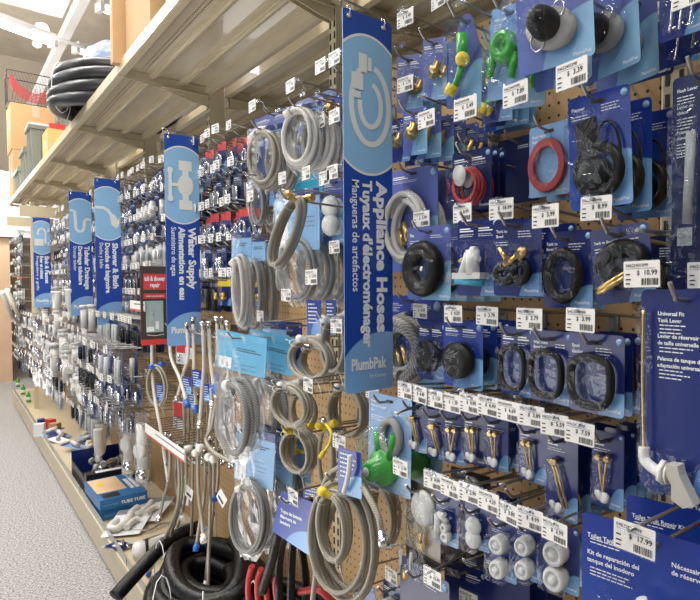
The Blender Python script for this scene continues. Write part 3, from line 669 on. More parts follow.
# ---- second row
pack('redhose', (452, 150, 491, 210), .74, 3, 'card with coiled red tube', 'card_plain', .12, None, dx=.018)
pack(None, (497, 137, 539, 203), .86, 1, 'plain navy card marked 5 inch against the pegboard', 'card_plain', 0, None, heads=[(.06, ['5"']), (.5, ['-2'])])
pack('redring', (529, 124, 569, 196), .76, 2, 'steel blue card with large flat red ring seal', 'card_light', 0, None, heads=[(.08, ['Flush Valve', 'Seal'])], dx=.05)
pack('flapperbag', (567, 92, 628, 208), .66, 3, 'big blue card with bagged black flapper', 'card_bright', .12, None, dx=.06, heads=[(.06, ['Flapper', '-2']), (.55, ['-3'])], roll=-.04)
pack('whitecoil', (390, 168, 437, 272), .75, 3, 'violet blue card with coiled white hose', 'card_violet', .1, (421, 219, '5.99'), dx=.05, cols=1)
g_ = pack('flushlever', (671, 72, 731, 296), .70, 1, 'tall navy flush lever card at the right edge', 'card_plain', 0, (707, 275, '9.49'), heads=[(.08, ['Flush Lever', '-3', 'Levier de', 'chasse', '-4', 'Palanca de', 'descarga', '-5'])])
# ---- third row
pack('blackring', (407, 226, 450, 300), .70, 4, 'blue card with thick black ring', 'card_violet', .12, (462, 213, '8.99'), dx=.045, heads=[(.06, ['Flat', '-2']), (.55, ['-2'])])
pack('whitevalve', (457, 219, 499, 296), .66, 5, 'navy card with white valve in boxy blister', 'card', .14, (501, 209, '18.99'), dx=.035)
pack('brassblack', (493, 219, 541, 296), .64, 3, 'navy card with brass bolts and black washers', 'card', .2, (545, 216, '3.99'), dx=.04, heads=[(.06, ['Tank to', 'Bowl', '-2']), (.52, ['-3'])])
pack('gasket', (543, 231, 592, 308), .66, 2, 'blue card with round black tank gasket', 'card', .05, (596, 208, '8.99'), dx=.03, heads=[(.06, ['Tank to', 'Bowl Gasket']), (.52, ['-3'])])
pack('gasketbolt', (589, 226, 648, 303), .64, 1, 'tilted card with black gasket and brass bolts', 'card', .25, (641, 274, '10.99'), heads=[(.06, ['Tank to Bowl Kit', '-2']), (.52, ['-4'])], roll=-.12)
pack('gasketbolt', (640, 236, 677, 322), .80, 1, 'dark navy card behind the tilted gasket card', 'card_plain', 0, heads=[(.06, ['-3']), (.52, ['-4'])])
# ---- fourth row
pack('hosecoil', (382, 296, 441, 385), .80, 1, 'wide blue card with coiled grey hose', 'card_bright', 0, (420, 311, '4.99'), heads=[(.04, ['-2', '-3']), (.5, ['-4'])])
pack('disc', (418, 322, 446, 380), .72, 1, 'narrow blue card with small black rubber disc', 'card', 0, (453, 314, '4.29'))
pack('disc', (443, 321, 482, 388), .70, 5, 'blue card with oval black rubber disc', 'card_bright', 0, (487, 316, '3.79'), dx=.035)
pack('gasket_open', (501, 327, 534, 396), .66, 2, 'blue card with black ring, left of three alike', 'card', 0, (529, 319, '3.79'), dx=.03)
pack('gasket_open', (530, 331, 572, 403), .65, 3, 'blue card with black ring, middle of three alike', 'card', 0, (580, 320, '3.99'), dx=.03, heads=[(.08, ['Wax Toilet', 'Bowl Seal']), (.6, ['-2'])])
pack('gasket_open', (568, 334, 623, 414), .645, 5, 'blue rubber ring card next to the tank lever card', 'card', 0, None, dx=.022, heads=[(.06, ['Spud', 'Gasket']), (.5, ['-3'])])
# tank lever
p, w, h = spot(638, 290, 735, 500, .60, 0)
g = MB(); y = -.0005
g.prism(rr(w, h, .008, 3, top=.012), 0, .0008, 'card', 'card_plain')
zt = .012
for k, (a, t, s_) in enumerate(((.030, 'Universal Fit', .0086), (.039, 'Tank Lever', .0086), (.060, 'Levier de réservoir', .0086), (.069, 'de taille universelle', .0086), (.090, 'Palanca de tanque de', .0086), (.099, 'adaptación universal', .0086))):
    g.text(t, -w*.31, zt-a*.86-.004, y, 'white', size=s_*.74, bold=.025)
for a in (.045, .050, .055, .075, .080, .105, .110, .115): lines(g, -w*.29, zt-a*.86-.003, .042, 1, y)
bl = MB(); zz = .012
o_ = [(-w*.47, -.006), (-w*.37, -.006), (-w*.35, -.02), (-w*.34, -h*.66), (-w*.27, -h*.72), (w*.3, -h*.74), (w*.40, -h*.78), (w*.42, -h*.92), (-w*.3, -h*.94), (-w*.45, -h*.85)]
n = len(o_); vs = [(x, -.001, z) for x, z in o_]+[(x*.96, -.02, z*.995-.001) for x, z in o_]
bl.add(vs, [tuple(range(n, 2*n))]+[(i, (i+1) % n, (i+1) % n+n, i+n) for i in range(n)], 'clear')
rod = MB().tube(bez([(-w*.42, -.01, -.012), (-w*.42, -.01, -h*.4), (-w*.40, -.01, -h*.74)]), .0022, 'brass', 7)
el = MB().tube(bez([(-w*.40, -.01, -h*.73), (-w*.38, -.012, -h*.79), (-w*.24, -.014, -h*.825), (-w*.10, -.014, -h*.82)]), .0065, 'whitepl', 10).cyl((-w*.19, -.014, -h*.825), (-w*.14, -.014, -h*.825), .014, 'whitepl', 6).cyl((-w*.12, -.014, -h*.825), (-w*.10, -.014, -h*.825), .012, 'whitepl', 12)
hd = MB().prism([(-w*.1, -h*.77), (w*.02, -h*.765), (w*.04, -h*.81), (w*.10, -h*.86), (w*.19, -h*.93), (w*.08, -h*.955), (-w*.04, -h*.93), (-w*.04, -h*.86), (-w*.1, -h*.82)], -.024, -.008, mat('pearl_grey_plastic', (.48, .45, .40), .35))
thing('tank_lever_package', [('card', g.mesh()), ('blister', bl.mesh()), ('lever_rod', rod.mesh()), ('elbow_nut', el.mesh()), ('lever_handle', hd.mesh())], (p.x, p.y, p.z+h/2-.012), 'large navy card with long tank lever and white nut, at the right edge', 'hardware package', rz=WALLROT)
dress(Vector((p.x, p.y, p.z+h/2-.012)), .60, 'above the tank lever card', None, lab='holding the large tank lever card')
# ---- fifth row: bolts
T4 = [(404.5, 390.5, '1.59'), (419, 394.5, '4.49'), (434.5, 399, '1.59'), (451, 403, '1.39'), (469, 403.5, '4.99'), (488, 406, '6.49'), (507.5, 411, '6.69'), (531, 416, '3.89'), (554, 425, '5.59'), (579.5, 433, '7.59')]
B4 = [((407, 402, 427, 452), 'bolts', 2), ((427, 410, 447, 459), 'bolts', 2), ((444, 412, 466, 464), 'bolts', 3), None, ((464, 412, 486, 465), 'bolts', 2), ((486, 415, 508, 470), 'bolts', 3), None, ((519, 424, 546, 482), 'bolts', 3),
      ((546, 433, 577, 520), 'bolts', 5), ((592, 432, 623, 508), 'bolts', 6)]
OR = ['first', 'second', 'third', 'fourth', 'fifth', 'sixth', 'seventh', 'eighth', 'ninth', 'tenth', 'eleventh', 'twelfth']
for i, t in enumerate(T4):
    if B4[i]:
        pack(B4[i][1], B4[i][0], .675, B4[i][2], 'navy card with brass bolts, %s in the bolt row' % OR[i], 'card' if i not in (4,) else 'card_plain', R.uniform(.1, .4) if i < 7 else R.uniform(0, .12), t, dx=.028, cols=1, where='%s in the tag strip of the bolt row' % OR[i])
    else:
        tp = tag_at(t[0], t[1], .63, t[2], '%s in the tag strip of the bolt row' % OR[i])
        thing('peg_hook', hook_parts(.27, .04, 0, True), (D, tp.y, tp.z-.02), 'bare peg hook under the %s tag of the bolt row' % OR[i], 'hook', rz=WALLROT)
# ---- sixth row: white caps
T5 = [(433, 480.5, '4.99'), (449.5, 488, '4.29'), (468.5, 493, '2.99'), (488, 501.5, '4.29'), (507, 513, '3.89'), (529.5, 519, '4.99'), (554, 531.5, '3.99')]
B5 = [((436, 494, 458, 545), 'whiteparts', 3), None, ((465, 504, 489, 549), 'balls2', 3), None, ((491, 517, 516, 580), 'discs2', 2), ((516, 519, 542, 580), 'discs2', 2), ((542, 524, 578, 590), 'discs2', 1)]
for i, t in enumerate(T5):
    if B5[i]:
        pack(B5[i][1], B5[i][0], .665, B5[i][2], 'navy card with white plastic pieces, %s in the cap row' % OR[i], 'card', .12, t, dx=.04, cols=1, where='%s in the tag strip of the cap row' % OR[i])
    else:
        tp = tag_at(t[0], t[1], .62, t[2], '%s in the tag strip of the cap row' % OR[i])
        thing('peg_hook', hook_parts(.27, .04, 0, True), (D, tp.y, tp.z-.02), 'bare peg hook under the %s tag of the cap row' % OR[i], 'hook', rz=WALLROT)
pack('brassfit', (566, 540, 584, 584), .72, 2, 'tiny clear pack hanging right of the white caps', 'card_light', 0, None, cols=1)
# ---- light blue seal kit, taupe card
pack('greenflap', (369, 396, 411, 492), .66, 2, 'light blue card with green flapper and grey ring', 'card_light', .12, (400, 468, '12.99'), heads=[(.06, ['Flush Valve', 'Seal & Flapper', 'Kit', '-3'])], roll=.03, dx=.08)
p, w, h = spot(405, 484, 440, 578, .68, .05)
def taupe():
    g = MB().prism(rr(w, h, .004, 2, top=.012), 0, .001, 'card_tan'); g.rect(-w/2, -.022, w/2, .011, -.0004, 'card_dark').rect(-w/2, .012-h*.92, w/2, .012-h*.74, -.0004, 'card_dark')
    lines(g, -w*.46, -.028, w*.3, 3, -.0006, .006, .002, 'gold'); lines(g, -w*.46, -.055, w*.3, 5, -.0006, .005, .0012, 'ink'); lines(g, -w*.46, -.09, w*.8, 3, -.0006, .006, .002, 'gold')
    c = MB().lathe([(w*.32, 0), (w*.32, -.006), (w*.26, -.012), (.001, -.014)], (w*.08, -.001, .012-h*.24), (0, 1, 0), 'whitepl', 22)
    v = MB().cyl((w*.06, -.01, .012-h*.50), (w*.06, -.01, .012-h*.60), .003, 'brass').box(w*.0, -.013, .012-h*.66, w*.13, -.007, .012-h*.6, 'gold')
    f = MB().lathe([(.008, 0), (.011, -.004), (.011, -.016), (.006, -.018), (.006, -.03)], (-w*.28, -.014, .012-h*.94), (0, 0, 1), 'brass', 12).cyl((-w*.4, -.02, .012-h*.75), (-w*.4, -.02, .012-h*.9), .004, 'whitepl').cyl((-w*.1, -.02, .012-h*.72), (-w*.12, -.02, .012-h*.9), .003, 'whitepl')
    return [('card', g.mesh()), ('round_cap', c.mesh()), ('brass_stem', v.mesh()), ('brass_valve', f.mesh()), ('blister', blister(w*.9, h*.9, .03, .012-h*.52, .9))]
tp = taupe()
for i in range(3): thing('carded_stopper_kit', tp, (.68+.06*i, p.y-.004*i, p.z+h/2-.012), 'taupe card with round white cap and brass valve, front one' if i == 0 else 'taupe card hanging behind the front taupe card', 'hardware package', None if i == 0 else 'taupe cards behind the front one', rz=WALLROT+.05*i)
dress(Vector((.68, p.y, p.z+h/2-.012)), .68, 'over the taupe card', None, lab='holding the taupe cards')
# ---- bottom rows
pack(None, (401, 568, 446, 640), .66, 1, 'violet carton face at the bottom edge', M['purplebox'], 0, (432, 578, '15.99'), heads=[(.1, ['3"', '-2']), (.5, ['-4'])])
pack(None, (445, 566, 486, 640), .74, 3, 'navy card right of the violet carton', 'card', .25, (391, 576, '2.49'), dx=.05)
pack(None, (484, 558, 528, 640), .76, 3, 'navy card in the lowest row below white caps', 'card', .25, (468, 600, '7.29'), dx=.05)
pack('discs2', (384, 584, 402, 640), .72, 1, 'narrow card with white disc in the lowest row', 'card_plain', 0, None, cols=1)
pack(None, (356, 582, 374, 640), .70, 1, 'narrow blue card under the big braided hose bundle', 'card_bright', 0, (366, 572, '6.19'), cols=1)
# toilet tank kits
p, w, h = spot(580, 533, 735, 683, .56, .12)
g = MB().prism(rr(w, h, .006, 3, top=.012), 0, .001, 'card_bright', 'card_plain'); y = -.0006
g.text('Toilet Tank Repair Kit', -w*.46, -.016, y, 'white', size=.0076, bold=.022); lines(g, -w*.44, -.018, w*.33, 2, y)
g.text('Kit de reparación del', -w*.46, -.036, y, 'white', size=.0076, bold=.022); g.text('tanque del inodoro', -w*.46, -.045, y, 'white', size=.0076, bold=.022); lines(g, -w*.44, -.052, w*.33, 3, y)
g.text('Nécessaire de réparation', w*.08, -.020, y, 'white', size=.0076, bold=.022); g.text('de réservoir de toilette', w*.08, -.0285, y, 'white', size=.0076, bold=.022)
bl = blister(w*.75, h*.62, .05, -h*.60, .86, False, w*.04)
pt = MB().cyl((w*.0, -.02, -.085), (-.01, -.02, -.055), .006, 'whitepl').cyl((.0, -.02, -.09), (.008, -.02, -.06), .005, 'whitepl').cyl((.03, -.02, -.075), (.06, -.02, -.072), .009, 'whitepl').box(-.03, -.035, -.14, .05, -.01, -.09, 'whitepl')
kit = [('card', g.mesh()), ('valve_parts', pt.mesh()), ('blister', bl)]
for i in range(4):
    thing('tank_repair_kit', kit, (.56+[0, .1, .19, .27][i], p.y-[0, .0, .02, .04][i], p.z+h/2-.012-i*.004), 'big bright blue toilet tank repair kit card, front one at the bottom right' if i == 0 else 'same big blue kit card hanging behind the front kit', 'hardware package', None if i == 0 else 'tank repair kits behind the front one', rz=WALLROT+.12+.05*i)
dress(Vector((.56, p.y, p.z+h/2-.012)), .56, 'on the toilet tank repair kits', (634, 539, '17.99', 0.02), lab='holding the big toilet tank repair kits')
# ------------------------------------------------------------------ blue aisle signs
def icon(g, k, W, H):
    m = 'ivory'; cz = -.236*H
    class G:
        y = -.0016
        def poly(s, p, _, m): s.y -= .0002; g.poly(p, s.y, m); return s
        def rect(s, a, b, c, d, _, m): s.y -= .0002; g.rect(a, b, c, d, s.y, m); return s
        def ribbon(s, p, w, _, m, closed=False): s.y -= .0002; g.ribbon(p, w, s.y, m, closed); return s
    y = 0; g0 = g; q = G()
    E = lambda cx, c, a, b, a0=0, a1=360, n=26: [(cx+a*math.cos(math.radians(a0+(a1-a0)*i/n)), c+b*math.sin(math.radians(a0+(a1-a0)*i/n))) for i in range(n+1)]
    clip = lambda pts: [(max(-W/2+.0005, min(W/2-.0005, x)), z) for x, z in pts]
    if k == 'hose':
        q.ribbon(clip(E(.004, cz, .046, .082, 78, -260, 40)), .012, y, m); q.ribbon(E(.004, cz, .026, .045, 80, -190, 34), .011, y, m)
        q.rect(-.024, cz+.105, -.004, cz+.066, y, m).rect(-.002, cz+.10, .007, cz+.072, y, m).rect(-.042, cz+.062, -.014, cz+.028, y, m).rect(-.036, cz+.024, -.020, cz+.010, y, m)
    elif k == 'valve':
        q.rect(-.012, cz+.093, .034, cz+.056, y, m).rect(-.012, cz-.056, .034, cz-.092, y, m).rect(.0, cz-.058, .022, cz+.06, y, m).poly(E(.011, cz, .028, .040), y, m)
        q.rect(-.036, cz-.006, -.012, cz+.006, y, m).rect(-.048, cz-.052, -.036, cz+.052, y, m).poly(E(-.042, cz+.052, .010, .012), y, m).poly(E(-.042, cz-.052, .010, .012), y, m)
    elif k == 'shower':
        q.ribbon([(-.058, cz+.03), (-.02, cz+.03), (.0, cz+.018), (.018, cz-.01)], .015, y, m); q.poly([(.008, cz-.004), (.03, cz-.002), (.056, cz-.05), (.05, cz-.07), (.034, cz-.078), (.016, cz-.06)], y, m)
    elif k == 'trap':
        q.ribbon([(-.052, cz+.07), (-.03, cz+.062), (-.026, cz-.02)]+E(-.004, cz-.03, .023, .035, 180, 360, 10)+[(.02, cz+.0)]+[(.03, cz+.015), (.056, cz+.015)], .016, y, m)
    else:
        q.rect(-.052, cz-.07, .012, cz-.012, y, m); q.ribbon(E(.0, cz+.03, .028, .05, -20, 190, 14), .012, y, m); q.rect(.02, cz-.05, .032, cz+.012, y, m)
def sign(px, pyt, pyb, L, k, t, label, dy=0):
    a = P(px, pyt, L); b_ = P(px, pyb, L); H = .796; W = .12; z = (a.z+b_.z)/2+H/2; yy = a.y
    g = MB().prism(rr(W, H, .008, 4), 0, .002, 'sign'); y = -.0006
    cz = -.236*H; rx, rz = .1, .141; n = 18
    arc = lambda rx, rz: [(-W/2+W*i/n, cz+rz*math.sqrt(1-((-W/2+W*i/n)/rx)**2)) for i in range(n+1)]
    def lens(rx, rz, m, y): up = arc(rx, rz); g.poly([(x, 2*cz-z_) for x, z_ in up]+up[::-1], y, m)
    lens(.104, .148, 'ivory', y); lens(.1, .1425, 'sign_light', y-.0004); icon(g, k, W, H)
    y = -.0012
    for s_, x, f in ((t[0], .019, t[3]), (t[1], -.015, t[4]), (t[2], -.041, t[5])):
        g.text(s_, x, -.44*H+.003, y, 'white', fit=f, rot=True, bold=.045 if x > -.03 else .015, maxh=.036 if x > .01 else (.031 if x > -.02 else .024))
    g.text('PlumbPak', -.046, -.94*H, y, 'white', fit=.088, bold=.035, maxh=.034); g.text('by Keeney', .0, -.965*H, y, 'ivory', fit=.040, maxh=.013)
    ey = [('eyelet', MB().lathe([(.0035, -.0022), (.0055, -.0022), (.0055, .003), (.0035, .003)], (q*W, 0, -.014), (0, 1, 0), 'chrome', 10).mesh()) for q in (-.38, .32)]
    rg = [('hanging_ring', MB().tube([(q*W, .006*math.sin(k_*.6), -.004+.014*math.cos(k_*.6)) for k_ in range(10)], .0016, 'chrome', 5).mesh()) for q in (-.38, .32)]
    thing('hanging_sign', [('panel', g.mesh())]+ey+rg, (L+W/2, yy, z), label, 'sign')
    wr = MB().tube([(L-.004, yy, z+.0), (L-.004, yy, z+.016), (L+.01, yy, z+.014), (D, yy, z-.006)], .0026, 'steel', 6)
    thing('sign_hanger_rod', wr.mesh(), (0, 0, 0), 'thin steel rod carrying the '+label.split(' sign')[0].replace('blue hanging ', '')+' sign', 'rod')
    return yy, z
sign(342.5, 8, 392, .604, 'hose', ('Appliance Hoses', "Tuyaux d'électroménager", 'Mangueras de artefactos', .325, .355, .235), 'blue hanging Appliance Hoses sign with hose rings icon, largest and nearest')
sign(164, 135, 343, .607, 'valve', ('Water Supply', 'Alimentation en eau', 'Suministro de agua', .235, .275, .185), 'blue hanging Water Supply sign with white valve icon')
sign(94, 178, 324, .60, 'shower', ('Shower & Bath', 'Douche et baignoire', 'Ducha y baño', .25, .275, .14), 'blue hanging Shower & Bath sign with shower head icon')
sign(68.5, 192.5, 314, .59, 'trap', ('Tubular Drainage', 'Drainage tubulaire', 'Drenaje tubular', .28, .25, .16), 'blue hanging Tubular Drainage sign with drain trap icon')
sign(32.5, 216.5, 306, .57, 'faucet', ('Sink & Faucet', 'Évier et robinet', 'Fregadero y grifo', .24, .20, .30), 'blue hanging Sink & Faucet sign with faucet icon, farthest')
# ------------------------------------------------------------------ hose coils, bags
def coil_thing(name, cx, cy, rx, ry, L, turns, r, m, desc, yaw=.35, fit='chrome', seed=1, tie=True, tagp=None, roll=0, hook=True, thick=1.0, jit=.025, start=PI/2):
    p, w, h = spot(cx-rx, cy-ry, cx+rx, cy+ry, L, yaw); A, B = w/2-r, h/2-r
    pts = coilpts(A, B, turns, r*1.1*thick, 0, jit, seed, 26, start, cz=-B)
    g = MB().tube(pts, r, m, 9)
    fs = []
    for a, b in ((pts[0], pts[1]), (pts[-1], pts[-2])):
        a, b = Vector(a), Vector(b); d = (a-b).normalized(); f = MB()
        f.tube([a-d*.004, a+d*.012, a+d*.012, a+d*.028], [r*1.25, r*1.25, r*1.8, r*1.8], fit, 8); fs.append(('hose_fitting', f.mesh()))
    ps = [('hose', g.mesh())]+fs
    if tie:
        for a in (2.4, 5.2):
            t = MB()
            c = Vector((A*math.cos(a), -r*turns*.5, -B+B*math.sin(a))); rad = Vector((math.cos(a), 0, math.sin(a)))
            t.tube([c+rad*r*2.3*math.cos(q)+Vector((0, r*(turns*.55+1.2), 0))*math.sin(q) for q in [i*PI/5 for i in range(10)]], .0011, 'tealtie', 4, closed=True)
            t.tube([c-Vector((0, r*turns*.6, 0))+rad*.01, c-Vector((0, r*turns*.8, 0))+rad*.03+Vector((.006, 0, -.01))], .001, 'tealtie', 4)
            ps.append(('cable_tie', t.mesh()))
    top = p.z+h/2-r
    thing(name, ps, (L, p.y, top), desc, 'hose', rz=WALLROT+yaw, ry=roll)
    if hook:
        ln = D-L+.06; sl = Vector((L, p.y, top-.001-r))
        dress(Vector((L, p.y, top-r*1.1)), L-.02, 'by the '+desc, tagp, True, lab='of the '+desc)
def tubes(name, ptsl, r, m, desc, cat='hose', fit=None, part='hose', group=None, fr=1.7, seg=8):
    """a hose given by world points"""
    g = MB().tube(bez(ptsl, 6), r, m, seg); ps = [(part, g.mesh())]
    if fit:
        f = MB(); a, b = Vector(ptsl[-1]), Vector(ptsl[-2]); d = (a-b).normalized(); f.tube([a, a+d*.012, a+d*.012, a+d*.03], [r*1.2, r*1.2, r*fr, r*fr], fit, 8); ps.append(('nut', f.mesh()))
        f = MB(); a, b = Vector(ptsl[0]), Vector(ptsl[1]); d = (a-b).normalized(); f.tube([a, a+d*.012, a+d*.012, a+d*.025], [r*1.2, r*1.2, r*fr, r*fr], 'chrome', 8); ps.append(('nut', f.mesh()))
    return thing(name, ps, (0, 0, 0), desc, cat, group)
def film(w, h, seed=1, tail=.7, d=.02, m='film', top=0):
    """crumpled clear bag hanging down"""
    r = random.Random(seed); nx, nz = 9, 12; vs = []
    for side in (-1, 1):
        for j in range(nz+1):
            t = j/nz; ww = w*(1 if t < tail else 1-(t-tail)/(1-tail)*.62)*(1+r.uniform(-.02, .02)); dd = d*math.sin(PI*min(1, t*.9+.08))**.6
            for i in range(nx+1):
                u = i/nx; x = (u-.5)*ww+(r.uniform(-.004, .004) if 0 < i < nx else 0)
                vs.append((x+w*.03*math.sin(t*5+seed), side*dd*math.sin(PI*u)+r.uniform(-.003, .003), top-h*t+r.uniform(-.004, .004)*(j == nz)))
    fs = [(s*(nx+1)*(nz+1)+j*(nx+1)+i, s*(nx+1)*(nz+1)+j*(nx+1)+i+1, s*(nx+1)*(nz+1)+(j+1)*(nx+1)+i+1, s*(nx+1)*(nz+1)+(j+1)*(nx+1)+i) for s in (0, 1) for j in range(nz) for i in range(nx)]
    return MB().add(vs, fs, m, False).mesh()
def bag(box, L, n, desc, head='card_sky', hm='braidgrey', yaw=.25, tagp=None, headh=.4, strip='card', coilc=.62, crx=.38, cry=.3, turns=4, r=.0045, seed=2, dx=.04, tail=.8, ends='whitepl', roll=0, tilt=0, inner=True, diagram=True):
    p, w, h = spot(*box, L, yaw); g = MB(); y = -.001
    g.prism(rr(w*.96, h*headh, .003, 2, top=.012), 0, .0008, head); g.rect(-w*.48, .012-h*.06, w*.48, .0115, y, strip)
    g.text('PlumbPak', -w*.44, .012-h*.045, y-.0004, 'white', size=.009, fit=w*.3, bold=.02)
    lines(g, -w*.1, .012-h*.12, w*.5, 2, y, .006, .0022, 'ink'); lines(g, -w*.1, .012-h*.24, w*.5, 3, y, .012, .0012, 'card_plain')
    if diagram:
        g.rect(-w*.44, .012-h*headh+.004, -w*.18, .012-h*.2, y, 'white'); g.rect(-w*.38, .012-h*headh+.012, -w*.36, .012-h*.23, y-.0003, 'inkgrey'); g.rect(-w*.28, .012-h*headh+.008, -w*.25, .012-h*headh+.02, y-.0003, 'inkgrey')
    ps = [('header_card', g.mesh())]
    if inner:
        pts = coilpts(w*crx, h*cry, turns, r*1.0, .012, .06, seed, 26, PI*.6, cz=.012-h*coilc)
        c = MB().tube(pts, r, hm, 7); e = MB()
        for a, b in ((pts[0], pts[1]), (pts[-1], pts[-2])):
            a, b = Vector(a), Vector(b); dd = (a-b).normalized(); e.tube([a, a+dd*.02], r*1.7, ends, 8)
        ps += [('hose', c.mesh()), ('hose_end', e.mesh())]
    ps.append(('plastic_bag', film(w, h, seed, tail, .024, top=.010)))
    z = p.z+h/2-.012
    for i in range(n):
        thing('bagged_hose', ps, (L+dx*i, p.y-.004*i, z-dx*i*.045), desc if i == 0 else 'copy hanging behind the '+desc, 'hose package', None if i == 0 else 'copies behind the '+desc, rz=WALLROT+yaw*(1-.2*i), ry=roll)
    dress(Vector((L, p.y, z)), L, 'on the '+desc, tagp, True, lab='of the '+desc)
# upper coils with their navy sheets
pack(None, (254, 112, 296, 205), .84, 1, 'navy backing card behind the upper left grey hose coil', 'card_bright', .1, cols=2)
pack(None, (296, 95, 335, 190), .84, 1, 'navy backing card behind the upper white hose coil', 'card_bright', .1, cols=2)
pack(None, (290, 170, 330, 197), .78, 2, 'teal backing sheet under the upper white hose coil', 'card_teal', .1, cols=1)
bag((248, 126, 283, 192), .70, 3, 'upper left bagged grey braided hose coil', 'card', 'braid', .3, (282, 178, '12.49'), .12, crx=.42, cry=.42, coilc=.5, turns=5, r=.006, seed=4, diagram=False, dx=.05)
bag((286, 104, 322, 174), .68, 3, 'upper bagged white hose coil with thick winding', 'card', 'braidwhite', .3, (306, 173, '14.49'), .12, crx=.42, cry=.42, coilc=.5, turns=6, r=.0065, seed=6, diagram=False, dx=.05)
bag((247, 176, 267, 232), .70, 2, 'narrow clear bag under the upper left coil', 'card', 'braidgrey', .25, (250, 196, '9.99'), .1, crx=.3, cry=.35, coilc=.5, turns=3, tail=.5, seed=8, diagram=False)
bag((274, 190, 320, 306), .68, 3, 'large sky blue bag with grey hose coil', 'card_sky', 'braidgrey', .3, (286, 295, '13.99'), .52, crx=.38, cry=.27, coilc=.68, turns=4, r=.0055, seed=3, dx=.05, tail=.85)
coil_thing('braided_hose', 304, 236, 12, 40, .62, 5, 0.0054, 'braid', 'folded braided hose loop', .5, 'brass', 5, roll=.42, tagp=(311, 277, '15.99'))
pack('balls2', (323, 178, 348, 243), .74, 3, 'white round caps card beside the big sign', 'card_violet', .2, (334, 247, '4.19'), cols=1)
pack('brassfit', (326, 96, 340, 124), .74, 2, 'violet brass nut pack beside the big sign', 'card_violet', .2, (320, 122, '5.19'), cols=1)
tag_at(334, 116, .66, '5.79', 'left of the top of the big sign')
for i, (a, b_, c) in enumerate(((252, 106, '8.99'), (290, 86, '7.99'), (320, 66, '7.49'), (334, 58, '6.79'), (324, 178, '2.19'), (332, 172, '2.29'))):
    tp = tag_at(a, b_, .64, c, 'left of the big sign, %s of six' % OR[i])
    thing('peg_hook', hook_parts(.26, .03, 0, True), (D, tp.y, tp.z-.012), 'bare peg hook left of the big sign, %s of six' % OR[i], 'hook', rz=WALLROT)
def small_hanger(x0, y0, x1, y1, L, desc, yaw=.3):
    p, w, h = spot(x0, y0, x1, y1, L, yaw); g = MB().prism(rr(w, h, .004, 2, top=.012), 0, .001, 'card_bright'); lines(g, -w*.4, 0, w*.7, 6, -.0005, .009, .003); g.text('PlumbPak', w*.4, .016-h, -.0005, 'white', size=.009, fit=w*.5, align='R')
    thing('hang_tag', g.mesh(), (L, p.y, p.z+h/2-.012), desc, 'tag', rz=WALLROT+yaw)
small_hanger(307, 300, 321, 336, .66, 'blue hang tag above the middle braided coil')
small_hanger(326, 300, 336, 334, .72, 'navy hang tag just left of the big sign')
coil_thing('braided_hose', 314, 358, 22, 23, .66, 4, 0.0054, 'braid', 'round braided coil under its blue hang tag', .3, 'whitepl', 2, tagp=(350, 300, '18.49'), hook=False)
coil_thing('braided_hose', 321, 362, 17, 19, .76, 4, 0.0054, 'braid', 'braided coil behind the round braided coil', .3, 'chrome', 8)
coil_thing('braided_hose', 340, 344, 14, 29, .70, 6, 0.0054, 'braid', 'braided coil half hidden by the big sign', .5, 'whitepl', 3, tagp=(336, 326, '17.29'))
coil_thing('braided_hose', 295, 404, 19, 23, .64, 4, 0.0054, 'braid', 'lower left braided coil with white fittings', .3, 'whitepl', 4, tagp=(308, 385, '19.29'))
coil_thing('braided_hose', 306, 410, 14, 20, .74, 2, 0.0054, 'braid', 'braided coil behind the lower left one', .3, 'chrome', 9, tagp=(283, 386, '11.29'))
coil_thing('braided_hose', 352, 410, 19, 27, .76, 5, 0.0054, 'braid', 'braided coil under the big sign', .3, 'whitepl', 5, tagp=(372, 392, '13.29'))
coil_thing('gas_hose', 304, 449, 16, 24, .68, 6, 0.0054, 'braid', 'braided coil with yellow fittings low in the middle', .3, 'yellow', 6)
coil_thing('gas_hose', 302, 444, 8, 10, .70, 1.3, .004, 'yellow', 'small yellow loop inside the low middle coil', .3, 'yellow', 16, tie=False, hook=False)
coil_thing('gas_hose', 328, 458, 10, 33, .70, 2, 0.0054, 'braid', 'narrow braided loop with yellow end', .4, 'yellow', 7, tagp=(339, 442, '24.29'))
tubes('gas_connector', [P(326, 424, .66), P(331, 432, .655), P(330, 442, .65), P(325, 450, .65)], .0038, 'yellow', 'short yellow connector on the narrow braided loop', 'connector', 'yellow')
coil_thing('braided_hose', 388, 512, 15, 33, .78, 6, 0.0054, 'braid', 'coil hanging against the pegboard under the light blue kit', .3, 'chrome', 10)
coil_thing('braided_hose', 352, 533, 30, 62, .62, 6, 0.0054, 'braid', 'largest hanging bundle of braided hose, bottom middle', .35, 'chrome', 11, jit=.12, thick=1.3)
coil_thing('braided_hose', 338, 524, 17, 38, .585, 4, 0.0054, 'braid', 'oval braided coil with yellow nut in front of the largest bundle', .35, 'yellow', 12, hook=False)
tubes('braided_hose', [P(352, 470, .60), P(366, 492, .59), P(378, 515, .59), P(381, 530, .59)], .0062, 'braid', 'braided hose end hanging right of the largest bundle', 'hose', 'chrome')
tubes('braided_hose', [P(341, 488, .60), P(330, 520, .60), P(318, 560, .60), P(312, 606, .60)], .006, 'braid', 'single braided hose running straight down left of the largest bundle', 'hose', 'chrome')
small_hanger(338, 450, 361, 496, .58, 'bent blue hang tag tied over the largest braided bundle', .2)
tubes('tie_strap', [P(350, 455, .572), P(349, 470, .57), P(346, 485, .57), P(344, 492, .572)], .005, 'tealtie', 'white strap on the bent blue hang tag', 'strap', part='strap')
